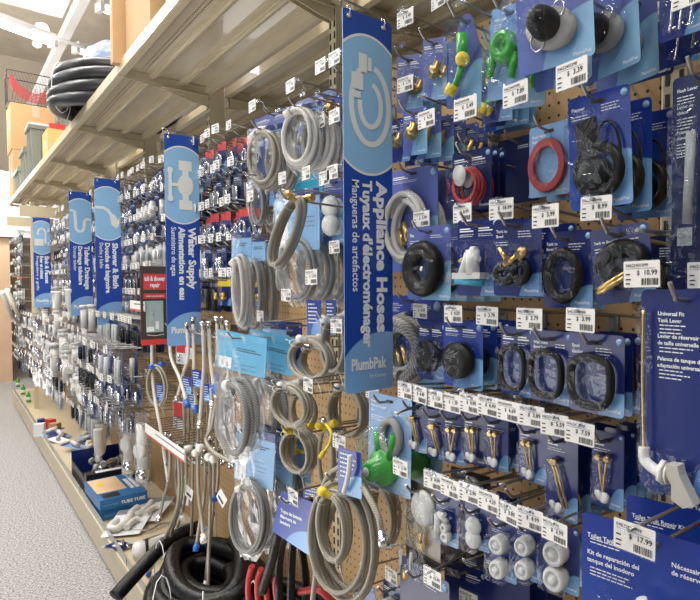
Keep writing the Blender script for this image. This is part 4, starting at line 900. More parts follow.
# left bags
bag((232, 232, 252, 330), .62, 1, 'pale crumpled bag hose in front, right of the silver fittings', 'card_sky', 'braidwhite', .45, None, .26, crx=.3, cry=.36, coilc=.6, turns=5, r=.006, seed=21, tail=.9, diagram=False)
bag((246, 236, 266, 332), .72, 2, 'pale bagged hose behind the front pale bag', 'card_sky', 'braidgrey', .4, (260, 316, '9.19'), .26, crx=.3, cry=.36, coilc=.6, turns=4, r=.006, seed=22, tail=.9, diagram=False)
bag((218, 334, 268, 464), .58, 2, 'big cyan topped bag with thick grey drain hose', 'card_cyan', 'braidgrey', .35, None, .3, 'card_cyan', coilc=.66, crx=.32, cry=.29, turns=3, r=.0095, seed=23, dx=.08, roll=.1)
bag((262, 322, 287, 442), .70, 1, 'long clear bag beside the cyan bag', 'card_sky', 'braidgrey', .3, (241, 437, '11.49'), .36, crx=.2, cry=.3, coilc=.6, turns=2, r=.004, seed=24, tail=.6)
bag((236, 430, 276, 562), .60, 3, 'low sky blue bag with grey hose coil', 'card_sky', 'braidgrey', .35, None, .42, crx=.4, cry=.28, coilc=.66, turns=6, r=.0055, seed=25, tail=.78, dx=.055, roll=.08)
pack('balls2', (280, 322, 302, 372), .80, 1, 'navy card with white fittings behind the round braided coil', 'card', .2, cols=1)
# lower middle: blue tag, black and red hoses
p, w, h = spot(271, 496, 321, 548, .60, .15)
g = MB().prism([(-w*.28, .012), (w*.45, .012), (w*.5, -h*.2), (w*.42, -h*.96), (-w*.5, -h*.8)], 0, .001, 'card_bright', uvbox=(-w/2, -h, w/2, .012))
for i, t in enumerate(('Washer Hose', '', 'Tuyau de laveuse', 'Manguera de', 'lavadora')):
    if t: g.text(t, -w*.28-.012*i*.16, -.014-.014*i, -.0005, 'white', size=.0125, bold=.03)
thing('hang_tag', [('card', g.mesh())], (.60, p.y, p.z+h/2-.012), 'large bright blue hang tag over the black hoses', 'tag', rz=WALLROT+.15)
dress(Vector((.60, p.y, p.z+h/2-.012)), .60, 'on the large bright blue hang tag', (293, 497, '29.99'), lab='of the large bright blue hang tag')
small_hanger(303, 488, 326, 528, .70, 'blue hang tag behind the large bright blue one')
for i, (pp, L, d) in enumerate((([(279, 530), (272, 560), (262, 592)], .60, 'short black hose end with white band'), ([(290, 520), (281, 550), (279, 580), (281, 620)], .64, 'first tall black hose loop under the blue tag'),
        ([(296, 515), (292, 560), (290, 620)], .68, 'second tall black hose under the blue tag'), ([(300, 540), (306, 580), (304, 620)], .72, 'third black hose under the blue tag'), ([(309, 500), (322, 530), (330, 560)], .66, 'black hose slanting right of the blue tag'),
        ([(262, 505), (266, 530), (276, 552)], .80, 'black hose behind the low sky blue bag'))):
    tubes('black_hose', [P(a, b, L) for a, b in pp], .011 if i else .0125, 'blackhose', d, part='hose')
for i in range(4):
    tubes('red_hose', [P(252+i*9, 566+i*3, .66+.02*i), P(248+i*9, 585, .66+.02*i), P(250+i*10, 620, .66+.02*i)], .009, 'red', 'glossy red hose standing at the bottom, under the low bags', part='hose', group='red hoses at the bottom')
tubes('red_hose', [P(300, 592, .7), P(320, 590, .72), P(335, 605, .75)], .010, 'red', 'red hose lying at the bottom edge right of the black hoses', part='hose')
tagm = tag_at(248, 548, .74, '14.49', 'low down between bag and black hose')
# ------------------------------------------------------------------ far rows of small packs
def fardesign(k):
    g = MB(); w, h = [(.052, .11), (.05, .10), (.056, .12), (.05, .13), (.06, .10), (.055, .12), (.06, .14), (.05, .11), (.055, .1), (.05, .15)][k]
    cm = ['card', 'card_plain', 'card', 'card_plain', 'card', 'white', 'card_light', 'box_black', 'card', 'card'][k]
    g.prism(rr(w, h, .003, 1, top=.01), 0, .001, cm); y = -.0006
    if k in (0, 1, 2, 4): g.rect(-w*.4, -.006, w*.2, -.003, y, 'white').rect(-w*.4, -.012, w*.35, -.0105, y, 'white')
    if k == 0: g.cyl((0, -.014, -.035), (0, -.014, -.085), .011, 'chrome', 8).cyl((0, -.014, -.05), (0, -.014, -.06), .016, 'chrome', 6)
    if k == 1: g.cyl((-.008, -.01, -.03), (-.006, -.01, -.085), .007, 'greyp', 6).cyl((.01, -.01, -.035), (.01, -.01, -.085), .006, 'chrome', 6)
    if k == 2: g.cyl((-.012, -.016, -.03), (-.012, -.016, -.10), .014, 'whitepl', 8).cyl((-.012, -.016, -.06), (.018, -.016, -.065), .012, 'whitepl', 8)
    if k == 3: g.cyl((0, -.012, -.03), (0, -.012, -.115), .010, 'black', 8).rect(-w*.4, -.02, w*.4, -.004, y, 'inkgrey')
    if k == 4: g.rect(-w*.5, -.022, w*.5, .009, y-.0004, 'redprint').ring((0, -.012, -.06), .016, .02, .006, 'chrome', 6, 12)
    if k == 5: g.cyl((-.01, -.016, -.02), (.004, -.016, -.1), .012, 'whitepl', 8).cyl((.012, -.016, -.03), (.012, -.02, -.07), .009, 'totegrey', 6)
    if k == 6: g.ring((0, -.012, -.08), .02, .035, .006, 'braidgrey', 6, 14).rect(-w*.4, -.03, w*.4, -.006, y, 'card')
    if k == 7: g.rect(-w*.4, -.03, w*.4, -.01, y, 'redprint').cyl((0, -.01, -.04), (0, -.01, -.09), .009, 'chrome', 6)
    if k == 8: g.lathe([(.008, 0), (.015, -.008), (.015, -.02), (.006, -.024)], (0, -.002, -.055), (0, 1, 0), 'brass', 8).rect(-w*.5, -.018, w*.5, .008, y-.0004, 'yellow')
    if k == 9: g.tube([(-.01, -.012, -.02), (-.012, -.014, -.08), (.006, -.014, -.13)], .008, 'whitepl', 7).tube([(.012, -.012, -.02), (.012, -.014, -.12)], .006, 'totegrey', 6)
    b = w*.42; z0, z1 = -.026, .004-h
    v = [(x, yy, z) for yy, e in ((-.001, 1), (-.026, .84)) for x, z in ((-b*e, z1*(2-e) if e < 1 and 0 else z1+.008*(1-e)), (b*e, z1+.008*(1-e)), (b*e, z0), (-b*e, z0))]
    g.add(v, [(4, 5, 6, 7), (0, 1, 5, 4), (1, 2, 6, 5), (2, 3, 7, 6), (3, 0, 4, 7)], 'clear')
    return g.mesh()
FD = [fardesign(k) for k in range(10)]
FK = ['silver_fitting_pack', 'grey_part_pack', 'white_fitting_pack', 'black_part_pack', 'red_header_pack', 'white_part_pack', 'hose_ring_pack', 'black_card_pack', 'yellow_header_pack', 'white_trap_pack']
FDN = ['navy card with silver fitting', 'navy card with thin grey parts', 'navy card with white plastic tee', 'navy card with long black part', 'card with red header and chrome ring', 'white card with white parts',
       'pale blue card with grey hose ring', 'black card with red band', 'card with yellow header and brass part', 'tall navy card with white tubes']
ftag = tag_mesh('f', 'f', False)
RW = ['top', 'second', 'third', 'fourth', 'fifth', 'sixth', 'seventh', 'eighth', 'ninth', 'tenth', 'eleventh', 'twelfth']
FH = []; FT = []
def field(y0, y1, zs, sp, L, designs, where, n=2, dx=.05, skip=0, start=0, scale=1):
    for ri, z in enumerate(zs):
        Lr = L if z > 1.15 or L < .62 else L-.09
        ds = designs[ri % len(designs)]; cols = int((y1-y0)/sp); row = RW[ri+start]
        gh = 'hooks in the %s row %s' % (row, where); zz = z
        for c in range(cols):
            y = y0+sp*(c+.5)+R.uniform(-.006, .006); k = ds[min(len(ds)-1, c*len(ds)//cols)]; Lx = Lr+R.uniform(-.012, .012)
            if R.random() < skip: continue
            ft = where.startswith('right')
            FH.append((y, hook_single(D-Lx+.03), (D, y, zz), 0, 'peg hook, %s row %s' % (row, where), gh))
            FT.append((y, ftag, (Lx-.045, y, zz+.046+(D-Lx)*.045), R.uniform(-.1, .2), 'small price tag, %s row %s' % (row, where), 'tags in the %s row %s' % (row, where)))
            m = n if R.random() < .8 else max(1, n-1)
            for i in range(m):
                xx = Lx+i*dx+R.uniform(0, .03)
                thing(FK[k], FD[k], (xx, y+R.uniform(-.004, .004), zz+(D-xx)*.045-.002), '%s, %s row %s' % (FDN[k], row, where), 'hardware package', '%s in the %s row %s' % (FK[k], row, where), rz=WALLROT+R.uniform(-.15, .3))
A1 = [1.925, 1.80, 1.67, 1.545, 1.42]
field(1.98, 2.86, A1, .085, .76, [[4, 0], [1, 3], [4, 4, 0], [0, 5], [8, 3, 1]], 'right of the Water Supply sign', 3)
zs10 = [1.96, 1.84, 1.72, 1.60, 1.47, 1.34, 1.21, 1.08, .95, .82, .69, .57]
field(2.96, 4.04, zs10[:6], .09, .76, [[0, 1], [2, 0], [1, 0, 6], [5, 2], [3, 1], [0, 2]], 'left of the Water Supply sign')
field(2.88, 4.04, zs10[6:10], .09, .65, [[3, 9], [9, 1, 3], [0, 3], [1, 0], [0, 5], [3, 1]], 'under the tub repair panel', start=6)
field(4.12, 5.20, zs10, .10, .75, [[0, 1], [2, 0], [3, 0], [5, 6], [1, 0], [2, 2], [0, 3], [9, 2], [5, 0], [2, 5], [0, 1], [9, 3]], 'under the Shower & Bath sign')
field(5.30, 6.38, zs10, .12, .73, [[5, 0], [2, 1], [0, 3], [6, 5], [0, 2], [1, 5], [2, 0], [5, 9], [1, 2], [0, 5], [3, 0], [9, 2]], 'under the Tubular Drainage sign', 1)
field(6.48, 7.56, zs10, .12, .71, [[0, 5], [1, 7], [2, 0], [8, 5], [0, 1], [5, 2], [3, 5], [0, 9], [5, 1], [1, 0], [7, 0], [5, 3]], 'under the Sink & Faucet sign', 1)
field(7.66, 8.5, zs10, .13, .60, [[0, 5], [5, 7], [2, 0], [8, 5], [4, 8], [5, 2], [3, 5], [7, 0], [5, 1], [5, 6], [7, 0], [6, 3]], 'beyond the divider post', 1)
def settle(lst, name, cat, quota, slabel):
    lst.sort(key=lambda q: q[0]); g = MB()
    for i, (y, me, loc, rz, lab, gr) in enumerate(lst):
        if i < quota: thing(name, me, loc, lab, cat, gr, rz=WALLROT+rz)
        else:
            mx = Matrix.Translation(loc) @ Matrix.Rotation(WALLROT+rz, 4, 'Z'); o = len(g.v); g.v += [tuple(mx @ v.co) for v in me.vertices]
            ix = [g.mi(m) for m in me.materials]
            for p_ in me.polygons: g.f.append([a+o for a in p_.vertices]); g.m.append(ix[p_.material_index]); g.sm.append(False); g.uv.append([(0, 0)]*len(p_.vertices))
    if len(lst) > quota: t = thing(name+'s', g.mesh(), (0, 0, 0), slabel, cat); t['kind'] = 'stuff'
settle(FH, 'peg_hook', 'hook', 298-sum(1 for o in C.objects if o.name.startswith('peg_hook')), 'many tiny wire peg hooks on the far half of the shelving run')
settle(FT, 'price_tag', 'price tag', 298-sum(1 for o in C.objects if o.name.startswith('price_tag')), 'many tiny white price tags on the far half of the shelving run')
# larger white pieces among the far rows
def pvc(px, py, L, s, desc, kind=0, rz=0):
    p = P(px, py, L); g = MB()
    if kind == 0:
        g.cyl((0, 0, -s), (0, 0, s), s*.32, 'whitepl', 12).cyl((0, 0, 0), (s*.9, 0, 0), s*.3, 'whitepl', 12).cyl((0, 0, s*.75), (0, 0, s*1.05), s*.4, 'whitepl', 12)
    elif kind == 1: g.tube(bez([(-s, 0, s*.6), (-s*.9, 0, -s*.4), (0, 0, -s*.9), (s*.7, 0, -s*.3), (s*.9, 0, s*.8)]), s*.28, 'whitepl', 10).cyl((-s, 0, s*.55), (-s, 0, s*.85), s*.38, 'whitepl', 10)
    else: g.cyl((0, 0, -s*1.3), (0, 0, s*1.3), s*.3, 'whitepl', 12).cyl((0, 0, s*1.1), (0, 0, s*1.35), s*.4, 'whitepl', 12)
    q = MB().cyl((0, 0, s*1.0), (0, 0, s*1.25), s*.42, 'totegrey', 8)
    thing('drain_pipe', [('pipe', g.mesh()), ('slip_nut', q.mesh())], p, desc, 'pipe fitting', rz=WALLROT+rz, ry=.0)
for i, a in enumerate(((58, 320, .62, .075, 0), (64, 345, .62, .09, 0), (55, 360, .62, .10, 2), (68, 368, .62, .10, 0), (76, 356, .62, .07, 0), (86, 390, .60, .085, 1), (92, 398, .59, .08, 0), (74, 388, .6, .05, 0), (100, 438, .62, .085, 1), (97, 400, .6, .05, 1),
                       (84, 318, .64, .06, 2), (92, 318, .64, .06, 2), (74, 300, .62, .09, 1), (57, 300, .62, .08, 1), (45, 318, .62, .06, 0))):
    pvc(a[0], a[1], a[2], a[3], 'white plastic %s, %s of the white drain pieces from the left' % (['drain tee', 'drain trap bend', 'straight drain tube'][a[4]], ['first', 'second', 'third', 'fourth', 'fifth', 'sixth', 'seventh', 'eighth', 'ninth', 'tenth', 'eleventh', 'twelfth', 'thirteenth', 'fourteenth', 'fifteenth'][sorted(range(15), key=lambda q: q).index(i)]), a[4], R.uniform(-.6, .6))
for i, (px, py) in enumerate(((128, 440), (142, 446))):
    p = P(px, py, .62); g = MB().cyl((0, 0, .1), (0, 0, -.10), .022, 'whitepl', 10).cyl((.0, -.02, -.02), (.0, .0, -.02), .034, 'whitepl', 14); q = MB().cyl((0, 0, -.1), (0, 0, -.16), .028, 'chrome', 10)
    f = film(.09, .33, 40+i, .9, .035, top=.15)
    thing('bagged_valve', [('valve_body', g.mesh()), ('metal_nut', q.mesh()), ('plastic_bag', f)], p, 'tall bagged white toilet valve, %s of the pair above the blue cartons' % ('left', 'right')[i], 'valve', rz=WALLROT+.3)
# ------------------------------------------------------------------ tub & shower panel
p = P(146.5, 305, .60); a = P(146.5, 266, .60); b_ = P(146.5, 345, .60); H = a.z-b_.z; W = .105
g = MB().prism(rr(W, H, .003, 2), 0, .006, 'brownpanel'); y = -.0006
g.rect(-W*.40, -H*.30, W*.40, -H*.095, y, 'redprint'); g.text('tub & shower', 0, -H*.185, y-.0005, 'white', fit=W*.72, align='C', bold=.03, maxh=.028); g.text('repair', 0, -H*.265, y-.0005, 'white', fit=W*.34, align='C', bold=.03, maxh=.026)
g.rect(-W*.40, -H*.41, W*.40, -H*.345, y, 'redprint'); g.text('NEW LOOK EASE', 0, -H*.39, y-.0005, 'white', fit=W*.6, align='C', bold=.02)
g.rect(-W*.5, -H, W*.5, -H*.93, y, 'redprint')
g.ribbon([(-W*.3, -H*.87), (0, -H*.885), (W*.3, -H*.87)], .002, y, 'white')
mr = MB().rect(-W*.33, -H*.84, W*.28, -H*.44, -.001, 'mirror').rect(-W*.30, -H*.83, -W*.05, -H*.77, -.0014, 'white').rect(W*.0, -H*.80, W*.12, -H*.70, -.0014, 'white').ribbon([(-W*.05, -H*.5), (-W*.05, -H*.7)], .002, -.0014, 'totegrey')
thing('shower_repair_sign', [('panel', g.mesh()), ('picture', mr.mesh())], (p.x+W*.3, p.y, a.z), 'dark tub & shower repair panel with red headings and bathroom picture', 'sign')
# ------------------------------------------------------------------ supply hose racks
def rack(ya, yb, z, desc, L=.62, strip=None, n=18):
    g = MB()
    for i in range(n):
        y = ya+(yb-ya)*i/(n-1); g.tube([(D, y, z), (L+.01, y, z+.006), (L, y, z+.02)], .0025, 'steel', 5)
    f = MB().tube([(L+.02, ya-.02, z-.002), (L+.02, yb+.02, z-.002)], .003, 'steel', 5).tube([(D-.05, ya-.02, z-.002), (D-.05, yb+.02, z-.002)], .003, 'steel', 5).tube([(.78, ya-.02, z-.004), (.78, yb+.02, z-.004)], .003, 'steel', 5)
    ps = [('prong_row', g.mesh()), ('cross_wire', f.mesh())]
    if strip:
        s_ = MB().box(L-.012, strip[0], z+.004, L-.008, strip[1], z+.045, 'tag').box(L-.0125, strip[0], z+.004, L-.0119, strip[1], z+.010, 'redprint').box(L-.0125, strip[0], z+.03, L-.0119, strip[0]+(strip[1]-strip[0])*.7, z+.034, 'purplebox')
        ps.append(('price_strip', s_.mesh()))
    thing('wire_rack', ps, (0, 0, 0), desc, 'rack')
rack(1.95, 2.86, 1.235, 'upper wire rack holding the white supply hoses', .66)
rack(2.10, 2.86, .80, 'lower wire rack with long white and red price strip', .60, (2.10, 2.62))
rack(2.62, 2.86, 1.30, 'short wire rack with price strip beside the tub repair panel', .60, (2.60, 2.84), 6)
hs = [(152, 335, 168, 480, 'w'), (170, 335, 186, 400, 'w'), (187, 335, 178, 395, 'w'), (193, 330, 196, 405, 'w'), (203, 335, 200, 420, 'b'), (209, 335, 214, 385, 'w'), (217, 330, 212, 400, 'b'), (222, 330, 208, 440, 'w'), (228, 335, 224, 420, 'b')]
for i, (xa, ya, xb, yb, k) in enumerate(hs):
    L = .63+.02*(i % 4); q = [P(xa, ya-6, L), P(xa+1, (2*ya+yb)/3, L), P((xa*1+xb*2)/3+R.uniform(-2, 2), (ya+2*yb)/3, L), P(xb, yb, L)]
    tubes('supply_hose', q, .0062, 'whitehose' if k == 'w' else 'braidwhite', '%s supply hose hanging from the upper rack, %s from the left' % ('white' if k == 'w' else 'pale braided', OR[i]), fit=['chrome', 'bluenut'][i % 2])
for i in range(12):       # short steel lines in the middle
    xa = 184+i*4.6; L = .70+.03*(i % 3); ya = 398+R.uniform(-4, 4); yb = 452+R.uniform(-6, 14)
    tubes('supply_hose', [P(xa, ya, L), P(xa+R.uniform(-1, 1), (ya+yb)/2, L), P(xa+R.uniform(-1, 1), yb, L)], .0055, 'braid', 'short braided steel line standing in the middle of the lower rack', fit='chrome', group='short steel lines on the lower rack')
for i, (px, py) in enumerate(((186, 385), (196, 378), (206, 392), (214, 380), (160, 392), (192, 400))):
    small_hanger(px-4, py-8, px+5, py+9, .66+.02*(i % 3), 'small navy hang tag on the supply hoses, %s from the left' % OR[[1, 3, 4, 5, 0, 2][i]], .2+.1*(i % 3))
LH = [(178, 460, 150, 588), (166, 450, 168, 470), (176, 462, 182, 520), (186, 462, 172, 560), (193, 462, 190, 590), (198, 462, 203, 540), (205, 466, 197, 548), (210, 455, 208, 600), (214, 465, 206, 586), (219, 465, 216, 500), (170, 452, 160, 520), (181, 460, 166, 566)]
for i, (xa, ya, xb, yb) in enumerate(LH):
    L = .62+.022*(i % 5); q = [P(xa, ya-12, L), P(xa+R.uniform(-1, 1), ya+(yb-ya)*.35, L), P((xa+2*xb)/3, ya+(yb-ya)*.7, L), P(xb, yb-6, L-.01)]
    if q[-1].z < .2: q[-1].z = .2
    tubes('supply_hose', q, .0062, 'braid', 'long braided supply line hanging from the lower rack, %s from the left' % OR[i], fit=['bluenut', 'chrome', 'whitepl'][i % 3])
coil_thing('supply_hose', 158, 386, 11, 22, .64, 2, 0.0054, 'braid', 'looped braided line beside the short wire rack', .5, 'bluenut', 31, hook=False)
tubes('supply_hose', [P(216, 400, .62), P(212, 425, .62), P(206, 440, .61), P(214, 452, .60), P(232, 462, .60)], .006, 'braid', 'curved braided line sweeping right toward the drain hose bag', fit='chrome')
for i, (px, py) in enumerate(((191, 448), (199, 452), (203, 447), (212, 456), (217, 458))):
    p = P(px, py, .62); thing('end_clip', MB().lathe([(.010, .0), (.013, -.004), (.013, -.018), (.009, -.022)], (0, 0, 0), (0, 1, 0), 'whitepl', 10).mesh(), p, 'small white plastic end clip on the lower rack', 'cap', 'white end clips on the lower rack', rz=WALLROT+.3)
for i, (px, py, rl) in enumerate(((190, 493, .3), (224, 500, .7), (246, 548, -.1))):
    p = P(px, py, .66); thing('price_label', [('tag_card', MB().prism(rr(.05, .045, .002, 2), 0, .001, 'tag').rect(-.018, -.035, .018, -.026, -.0005, 'ink').mesh())], p+Vector((0, 0, .02)), 'loose white price label dangling by the lower rack, %s from the left' % OR[i], 'price tag', rz=WALLROT+.2, ry=rl)
# green and red accents behind the hoses
for i, (px, py, m, dsc) in enumerate(((183, 490, 'green', 'green'), (181, 350, 'redprint', 'red'), (178, 415, 'redprint', 'red lower'), (190, 345, 'rust', 'dark red'))):
    p, w, h = spot(px-5, py-14, px+5, py+14, .78, .2); g = MB().prism(rr(w, h, .003, 2), 0, .001, 'white').rect(-w*.45, -h*.6, w*.45, -h*.05, -.0006, m)
    thing('carded_connector', [('card', g.mesh()), ('connector', MB().cyl((0, -.01, -h*.65), (0, -.01, -h*.9), .006, 'chrome', 8).mesh())], (.78, p.y, p.z+h/2), '%s and white card behind the hanging supply hoses' % dsc, 'hardware package', rz=WALLROT+.2)
# ------------------------------------------------------------------ things on the base shelf
def carton(x, y, z, sx, sy, sz, rz, m, desc, deco=None, name='carton'):
    g = MB().box(0, 0, 0, sx, sy, sz, m); ps = [('box_body', g.mesh())]
    if deco: ps.append(('print', deco(MB()).mesh()))
    return thing(name, ps, (x, y, z), desc, 'box', rz=rz)
def blue_deco(g):
    sx, sy, sz = .22, .40, .055
    # printed face toward the camera is the -y side, the top is z=sz
    g.text('TUBE', .095, .014, -.0008, 'white', size=.034, fit=.055, bold=.04); g.text('TUBE', .155, .014, -.0008, 'white', size=.034, fit=.055, bold=.04); g.text('WATER TUBE', .012, .018, -.0008, 'card_light', size=.014, fit=.07)
    g.add([(.01, .12, sz+.0006), (.15, .12, sz+.0006), (.15, .39, sz+.0006), (.01, .39, sz+.0006)], [(0, 1, 2, 3)], 'box_photo')
    g.add([(.02, .02, sz+.0006), (.10, .02, sz+.0006), (.10, .10, sz+.0006), (.02, .10, sz+.0006)], [(0, 1, 2, 3)], 'box_black')
    g.add([(.03, .26, sz+.001), (.07, .24, sz+.001), (.06, .34, sz+.001)], [(0, 1, 2)], 'yellow')
    for q in (.165, .19): g.add([(q, .1, sz+.0006), (q+.018, .1, sz+.0006), (q+.018, .3, sz+.0006), (q, .3, sz+.0006)], [(0, 1, 2, 3)], 'white')
    return g
carton(.575, 3.50, .171, .22, .40, .055, .0, 'box_blue', 'lower of the two blue toilet part cartons on the base shelf', blue_deco)
carton(.570, 3.49, .229, .22, .40, .055, .02, 'box_blue', 'upper of the two blue toilet part cartons, peach picture on top', blue_deco)
def black_deco(g):
    for k in range(4): lines(g, .06, .075-.018*k, .18, 1, -.0008, .004, .008)
    g.rect(.035, .01, .042, .09, -.0008, 'white')
    g.add([(.05, .01, .1306), (.2, .01, .1306), (.2, .05, .1306), (.05, .05, .1306)], [(0, 1, 2, 3)], 'white'); g.add([(.2, .01, .1306), (.26, .01, .1306), (.26, .05, .1306), (.2, .05, .1306)], [(0, 1, 2, 3)], 'redprint')
    return g
carton(.58, 3.95, .171, .27, .06, .13, .0, 'box_black', 'black printed front of the open display carton', black_deco)
g = MB().box(0, 0, 0, .27, .46, .01, 'box_black').box(0, 0, 0, .006, .46, .10, 'box_black').box(.264, 0, 0, .27, .46, .12, 'box_black').box(0, .454, 0, .27, .46, .16, 'card')
thing('display_tray', [('tray', g.mesh())], (.58, 4.015, .171), 'open black display tray filled with silver fittings', 'tray')
for i in range(14):
    x = .65+R.random()*.14; y = 4.10+R.random()*.30; q = MB().cyl((-.05, 0, 0), (.05, 0, 0), .018, 'chrome' if i % 3 else 'totegrey', 10); n_ = MB().cyl((.04, 0, 0), (.06, 0, 0), .024, 'totegrey', 8)
    thing('faucet_handle', [('stem', q.mesh()), ('collar', n_.mesh())], (x, y, .235+.02*(i % 4)), 'silver fitting lying in the open black display tray', 'fitting', 'silver fittings in the display tray', rz=R.uniform(0, 3), ry=R.uniform(-.4, .2))
def flatpack(x, y, rz, w, h, desc, m='white', k=0, z=.175, tilt=.12):
    g = MB().prism(rr(w, h, .006, 2, top=h/2), 0, .001, m); g.rect(-w/2+.002, h/2-.05, w/2-.002, h/2-.002, -.0006, 'inkgrey') if k == 0 else g.rect(-w/2+.002, h/2-.03, w/2-.002, h/2-.002, -.0006, 'card')
    q = MB()
    if k == 0:
        q.tube(bez([(-w*.3, -.02, -h*.05), (-w*.34, -.02, -h*.3), (-w*.12, -.02, -h*.36), (0, -.02, -h*.1), (.0, -.02, h*.15)]), .018, 'whitepl', 10).tube(bez([(w*.1, -.018, -h*.35), (w*.18, -.018, -h*.1), (w*.3, -.018, -h*.05)]), .016, 'whitepl', 10)
        g.poly([(w*.1+.008*math.cos(a), h*.3+.008*math.sin(a)) for a in [i*PI/4 for i in range(8)]], -.0009, 'green')
    elif k == 1: q.cyl((-w*.2, -.02, -h*.3), (w*.1, -.02, h*.2), .016, 'whitepl', 10).cyl((w*.05, -.018, h*.1), (w*.25, -.018, h*.0), .014, 'whitepl', 10)
    else: q.cyl((-w*.25, -.014, -h*.2), (w*.2, -.014, h*.1), .012, ['redprint', 'totegrey', 'yellow', 'chrome'][k % 4], 8)
    thing('drain_kit_card', [('card', g.mesh()), ('drain_part', q.mesh())], (x, y, z), desc, 'hardware package', rz=rz, rx=-PI/2+tilt)
flatpack(.665, 3.32, -.5, .17, .26, 'white and grey card with white trap bend lying on the base shelf front', k=0, z=.20)
flatpack(.78, 3.42, -.6, .17, .26, 'white and grey card with white trap bend lying deeper on the base shelf', k=0, z=.205)
for i in range(12):
    flatpack(.62+R.random()*.2, 4.62+.1*i, R.uniform(-1, 1), .1, .16, 'small pack lying on the far base shelf, %s from the front' % OR[i], ['white', 'card', 'card_light'][i % 3], 1 if i % 3 else 4+i, .19+.01*(i % 3), .2)
for i, (px, py, m, dsc) in enumerate(((38, 424, 'card', 'blue'), (50, 424, 'redprint', 'red'), (57, 428, 'kraft', 'brown'), (44, 428, 'white', 'white'))):
    b0 = PZ(px, py+8, .17); carton(b0[0], b0[1], .171, .05, .07, .10, .4*i, m, 'small %s carton standing at the far end of the base shelf' % dsc, None)
# hoses and white cap near the black coil
def strip_lay(): pass
tubes('supply_hose', [Vector((.64, 3.25, .185)), Vector((.72, 3.18, .185)), Vector((.80, 3.22, .185)), Vector((.88, 3.12, .185))], .006, 'braid', 'braided line lying across the base shelf behind the trap cards', fit='chrome')
tubes('supply_hose', [Vector((.62, 3.05, .185)), Vector((.74, 3.08, .185)), Vector((.86, 3.05, .185))], .006, 'braid', 'second braided line lying flat on the base shelf', fit='chrome')
p = PZ(133, 553, .22); g = MB().lathe([(.03, 0), (.045, .01), (.045, .04), (.035, .05), (.035, .11)], (0, 0, 0), (1, -.25, .1), 'whitepl', 18); q = MB().lathe([(.046, .052), (.046, .062), (.03, .064)], (0, 0, 0), (1, -.25, .1), 'black', 18)
thing('basket_strainer', [('body', g.mesh()), ('rubber_ring', q.mesh())], p, 'white round drain strainer lying beside the black corrugated hose', 'strainer')
p = PZ(119, 545, .19); thing('valve_pack', [('card', MB().prism(rr(.07, .09, .004, 2, top=.045), 0, .001, 'card').rect(-.02, -.01, .02, .02, -.0006, 'white').mesh()), ('valve', MB().cyl((-.02, -.01, -.03), (.02, -.01, .0), .008, 'chrome', 8).mesh())], p, 'small navy pack lying by the shelf lip', 'hardware package', rx=-PI/2+.1, rz=.6)
def wdeco(g):
    g.add([(.0, .0, .0706), (.22, .0, .0706), (.22, .05, .0706), (.0, .05, .0706)], [(0, 1, 2, 3)], 'card_light'); g.add([(.0, .05, .0706), (.22, .05, .0706), (.22, .10, .0706), (.0, .10, .0706)], [(0, 1, 2, 3)], 'card_violet'); return g
carton(.70, 2.80, .171, .22, .13, .07, .25, 'white', 'white carton with blue top stripe behind the black corrugated hose', wdeco)
# black flexible hose coil on the base shelf
pts = []
N_ = 30
for i in range(N_*5+1):
    a = 2*PI*i/N_; t = i/N_; pts.append((.69+(.205-.022*t)*math.cos(a), 2.19+(.36-.03*t+.02*math.sin(a*2+t))*math.sin(a), .215+.036*t+.02*math.sin(a*1.5+t)+.03*math.cos(a)))
g = MB().tube(pts, .029, 'blackhose', 12); tt = MB()
for a in (2.2, 3.3, 4.1, 5.0):
    c = Vector((.69+.17*math.cos(a), 2.19+.31*math.sin(a), .30)); o3 = Vector((math.cos(a), 2*math.sin(a), 0)).normalized()
    tt.tube([c+o3*.034*math.cos(q)+Vector((0, 0, .12))*math.sin(q) for q in [k*PI/6 for k in range(12)]], .002, 'white', 4, closed=True)
e = MB().tube(bez([(.76, 2.52, .40), (.64, 2.50, .385), (.53, 2.45, .33), (.435, 2.41, .27)]),   .027, 'blackhose', 12).lathe([(.021, 0), (.019, .002)], (.433, 2.409, .269), (.6, .3, .4), 'slot', 12)
g.tube([(.69+(.125-.02*i/26)*math.cos(2*PI*i/26), 2.19+(.25-.03*i/26)*math.sin(2*PI*i/26), .21+.05*i/26) for i in range(26*3)], .028, 'blackhose', 12)
thing('black_drain_hose', [('hose', g.mesh()), ('cable_tie', tt.mesh()), ('hose_end', e.mesh())], (0, 0, 0), 'big coil of black flexible drain hose on the base shelf', 'hose')
pts2 = [(.80+.10*math.cos(2*PI*i/26), 1.78+.20*math.sin(2*PI*i/26), .215+.042*i/26) for i in range(26*4)]
thing('black_drain_hose', [('hose', MB().tube(pts2, .022, 'blackhose', 10).mesh())], (0, 0, 0), 'second black hose coil at the bottom edge, nearer the camera', 'hose')
for i, (px, py) in enumerate(((214, 556), (232, 566))):
    p = P(px, py, .88); g = MB().prism(rr(.09, .06, .003, 2), 0, .001, 'card_plain')
    for k in range(5): g.rect(-.03+.012*k, -.03, -.024+.012*k, -.008, -.0006, 'white')
    thing('hang_tag', g.mesh(), p, 'navy tag of the black drain hose lying on the coil, %s one' % ('rear', 'front')[i], 'tag', rz=WALLROT+.2, ry=.5)
p = PZ(97, 546, .2)
thing('shelf_clip', [('body', MB().box(-.01, -.01, 0, .012, .012, .02, 'greyp').mesh()), ('knob', MB().cyl((-.012, 0, .01), (-.028, 0, .008), .006, 'whitepl', 8).mesh())], (.548, 3.18, .15), 'small white clip on the base shelf lip', 'clip')
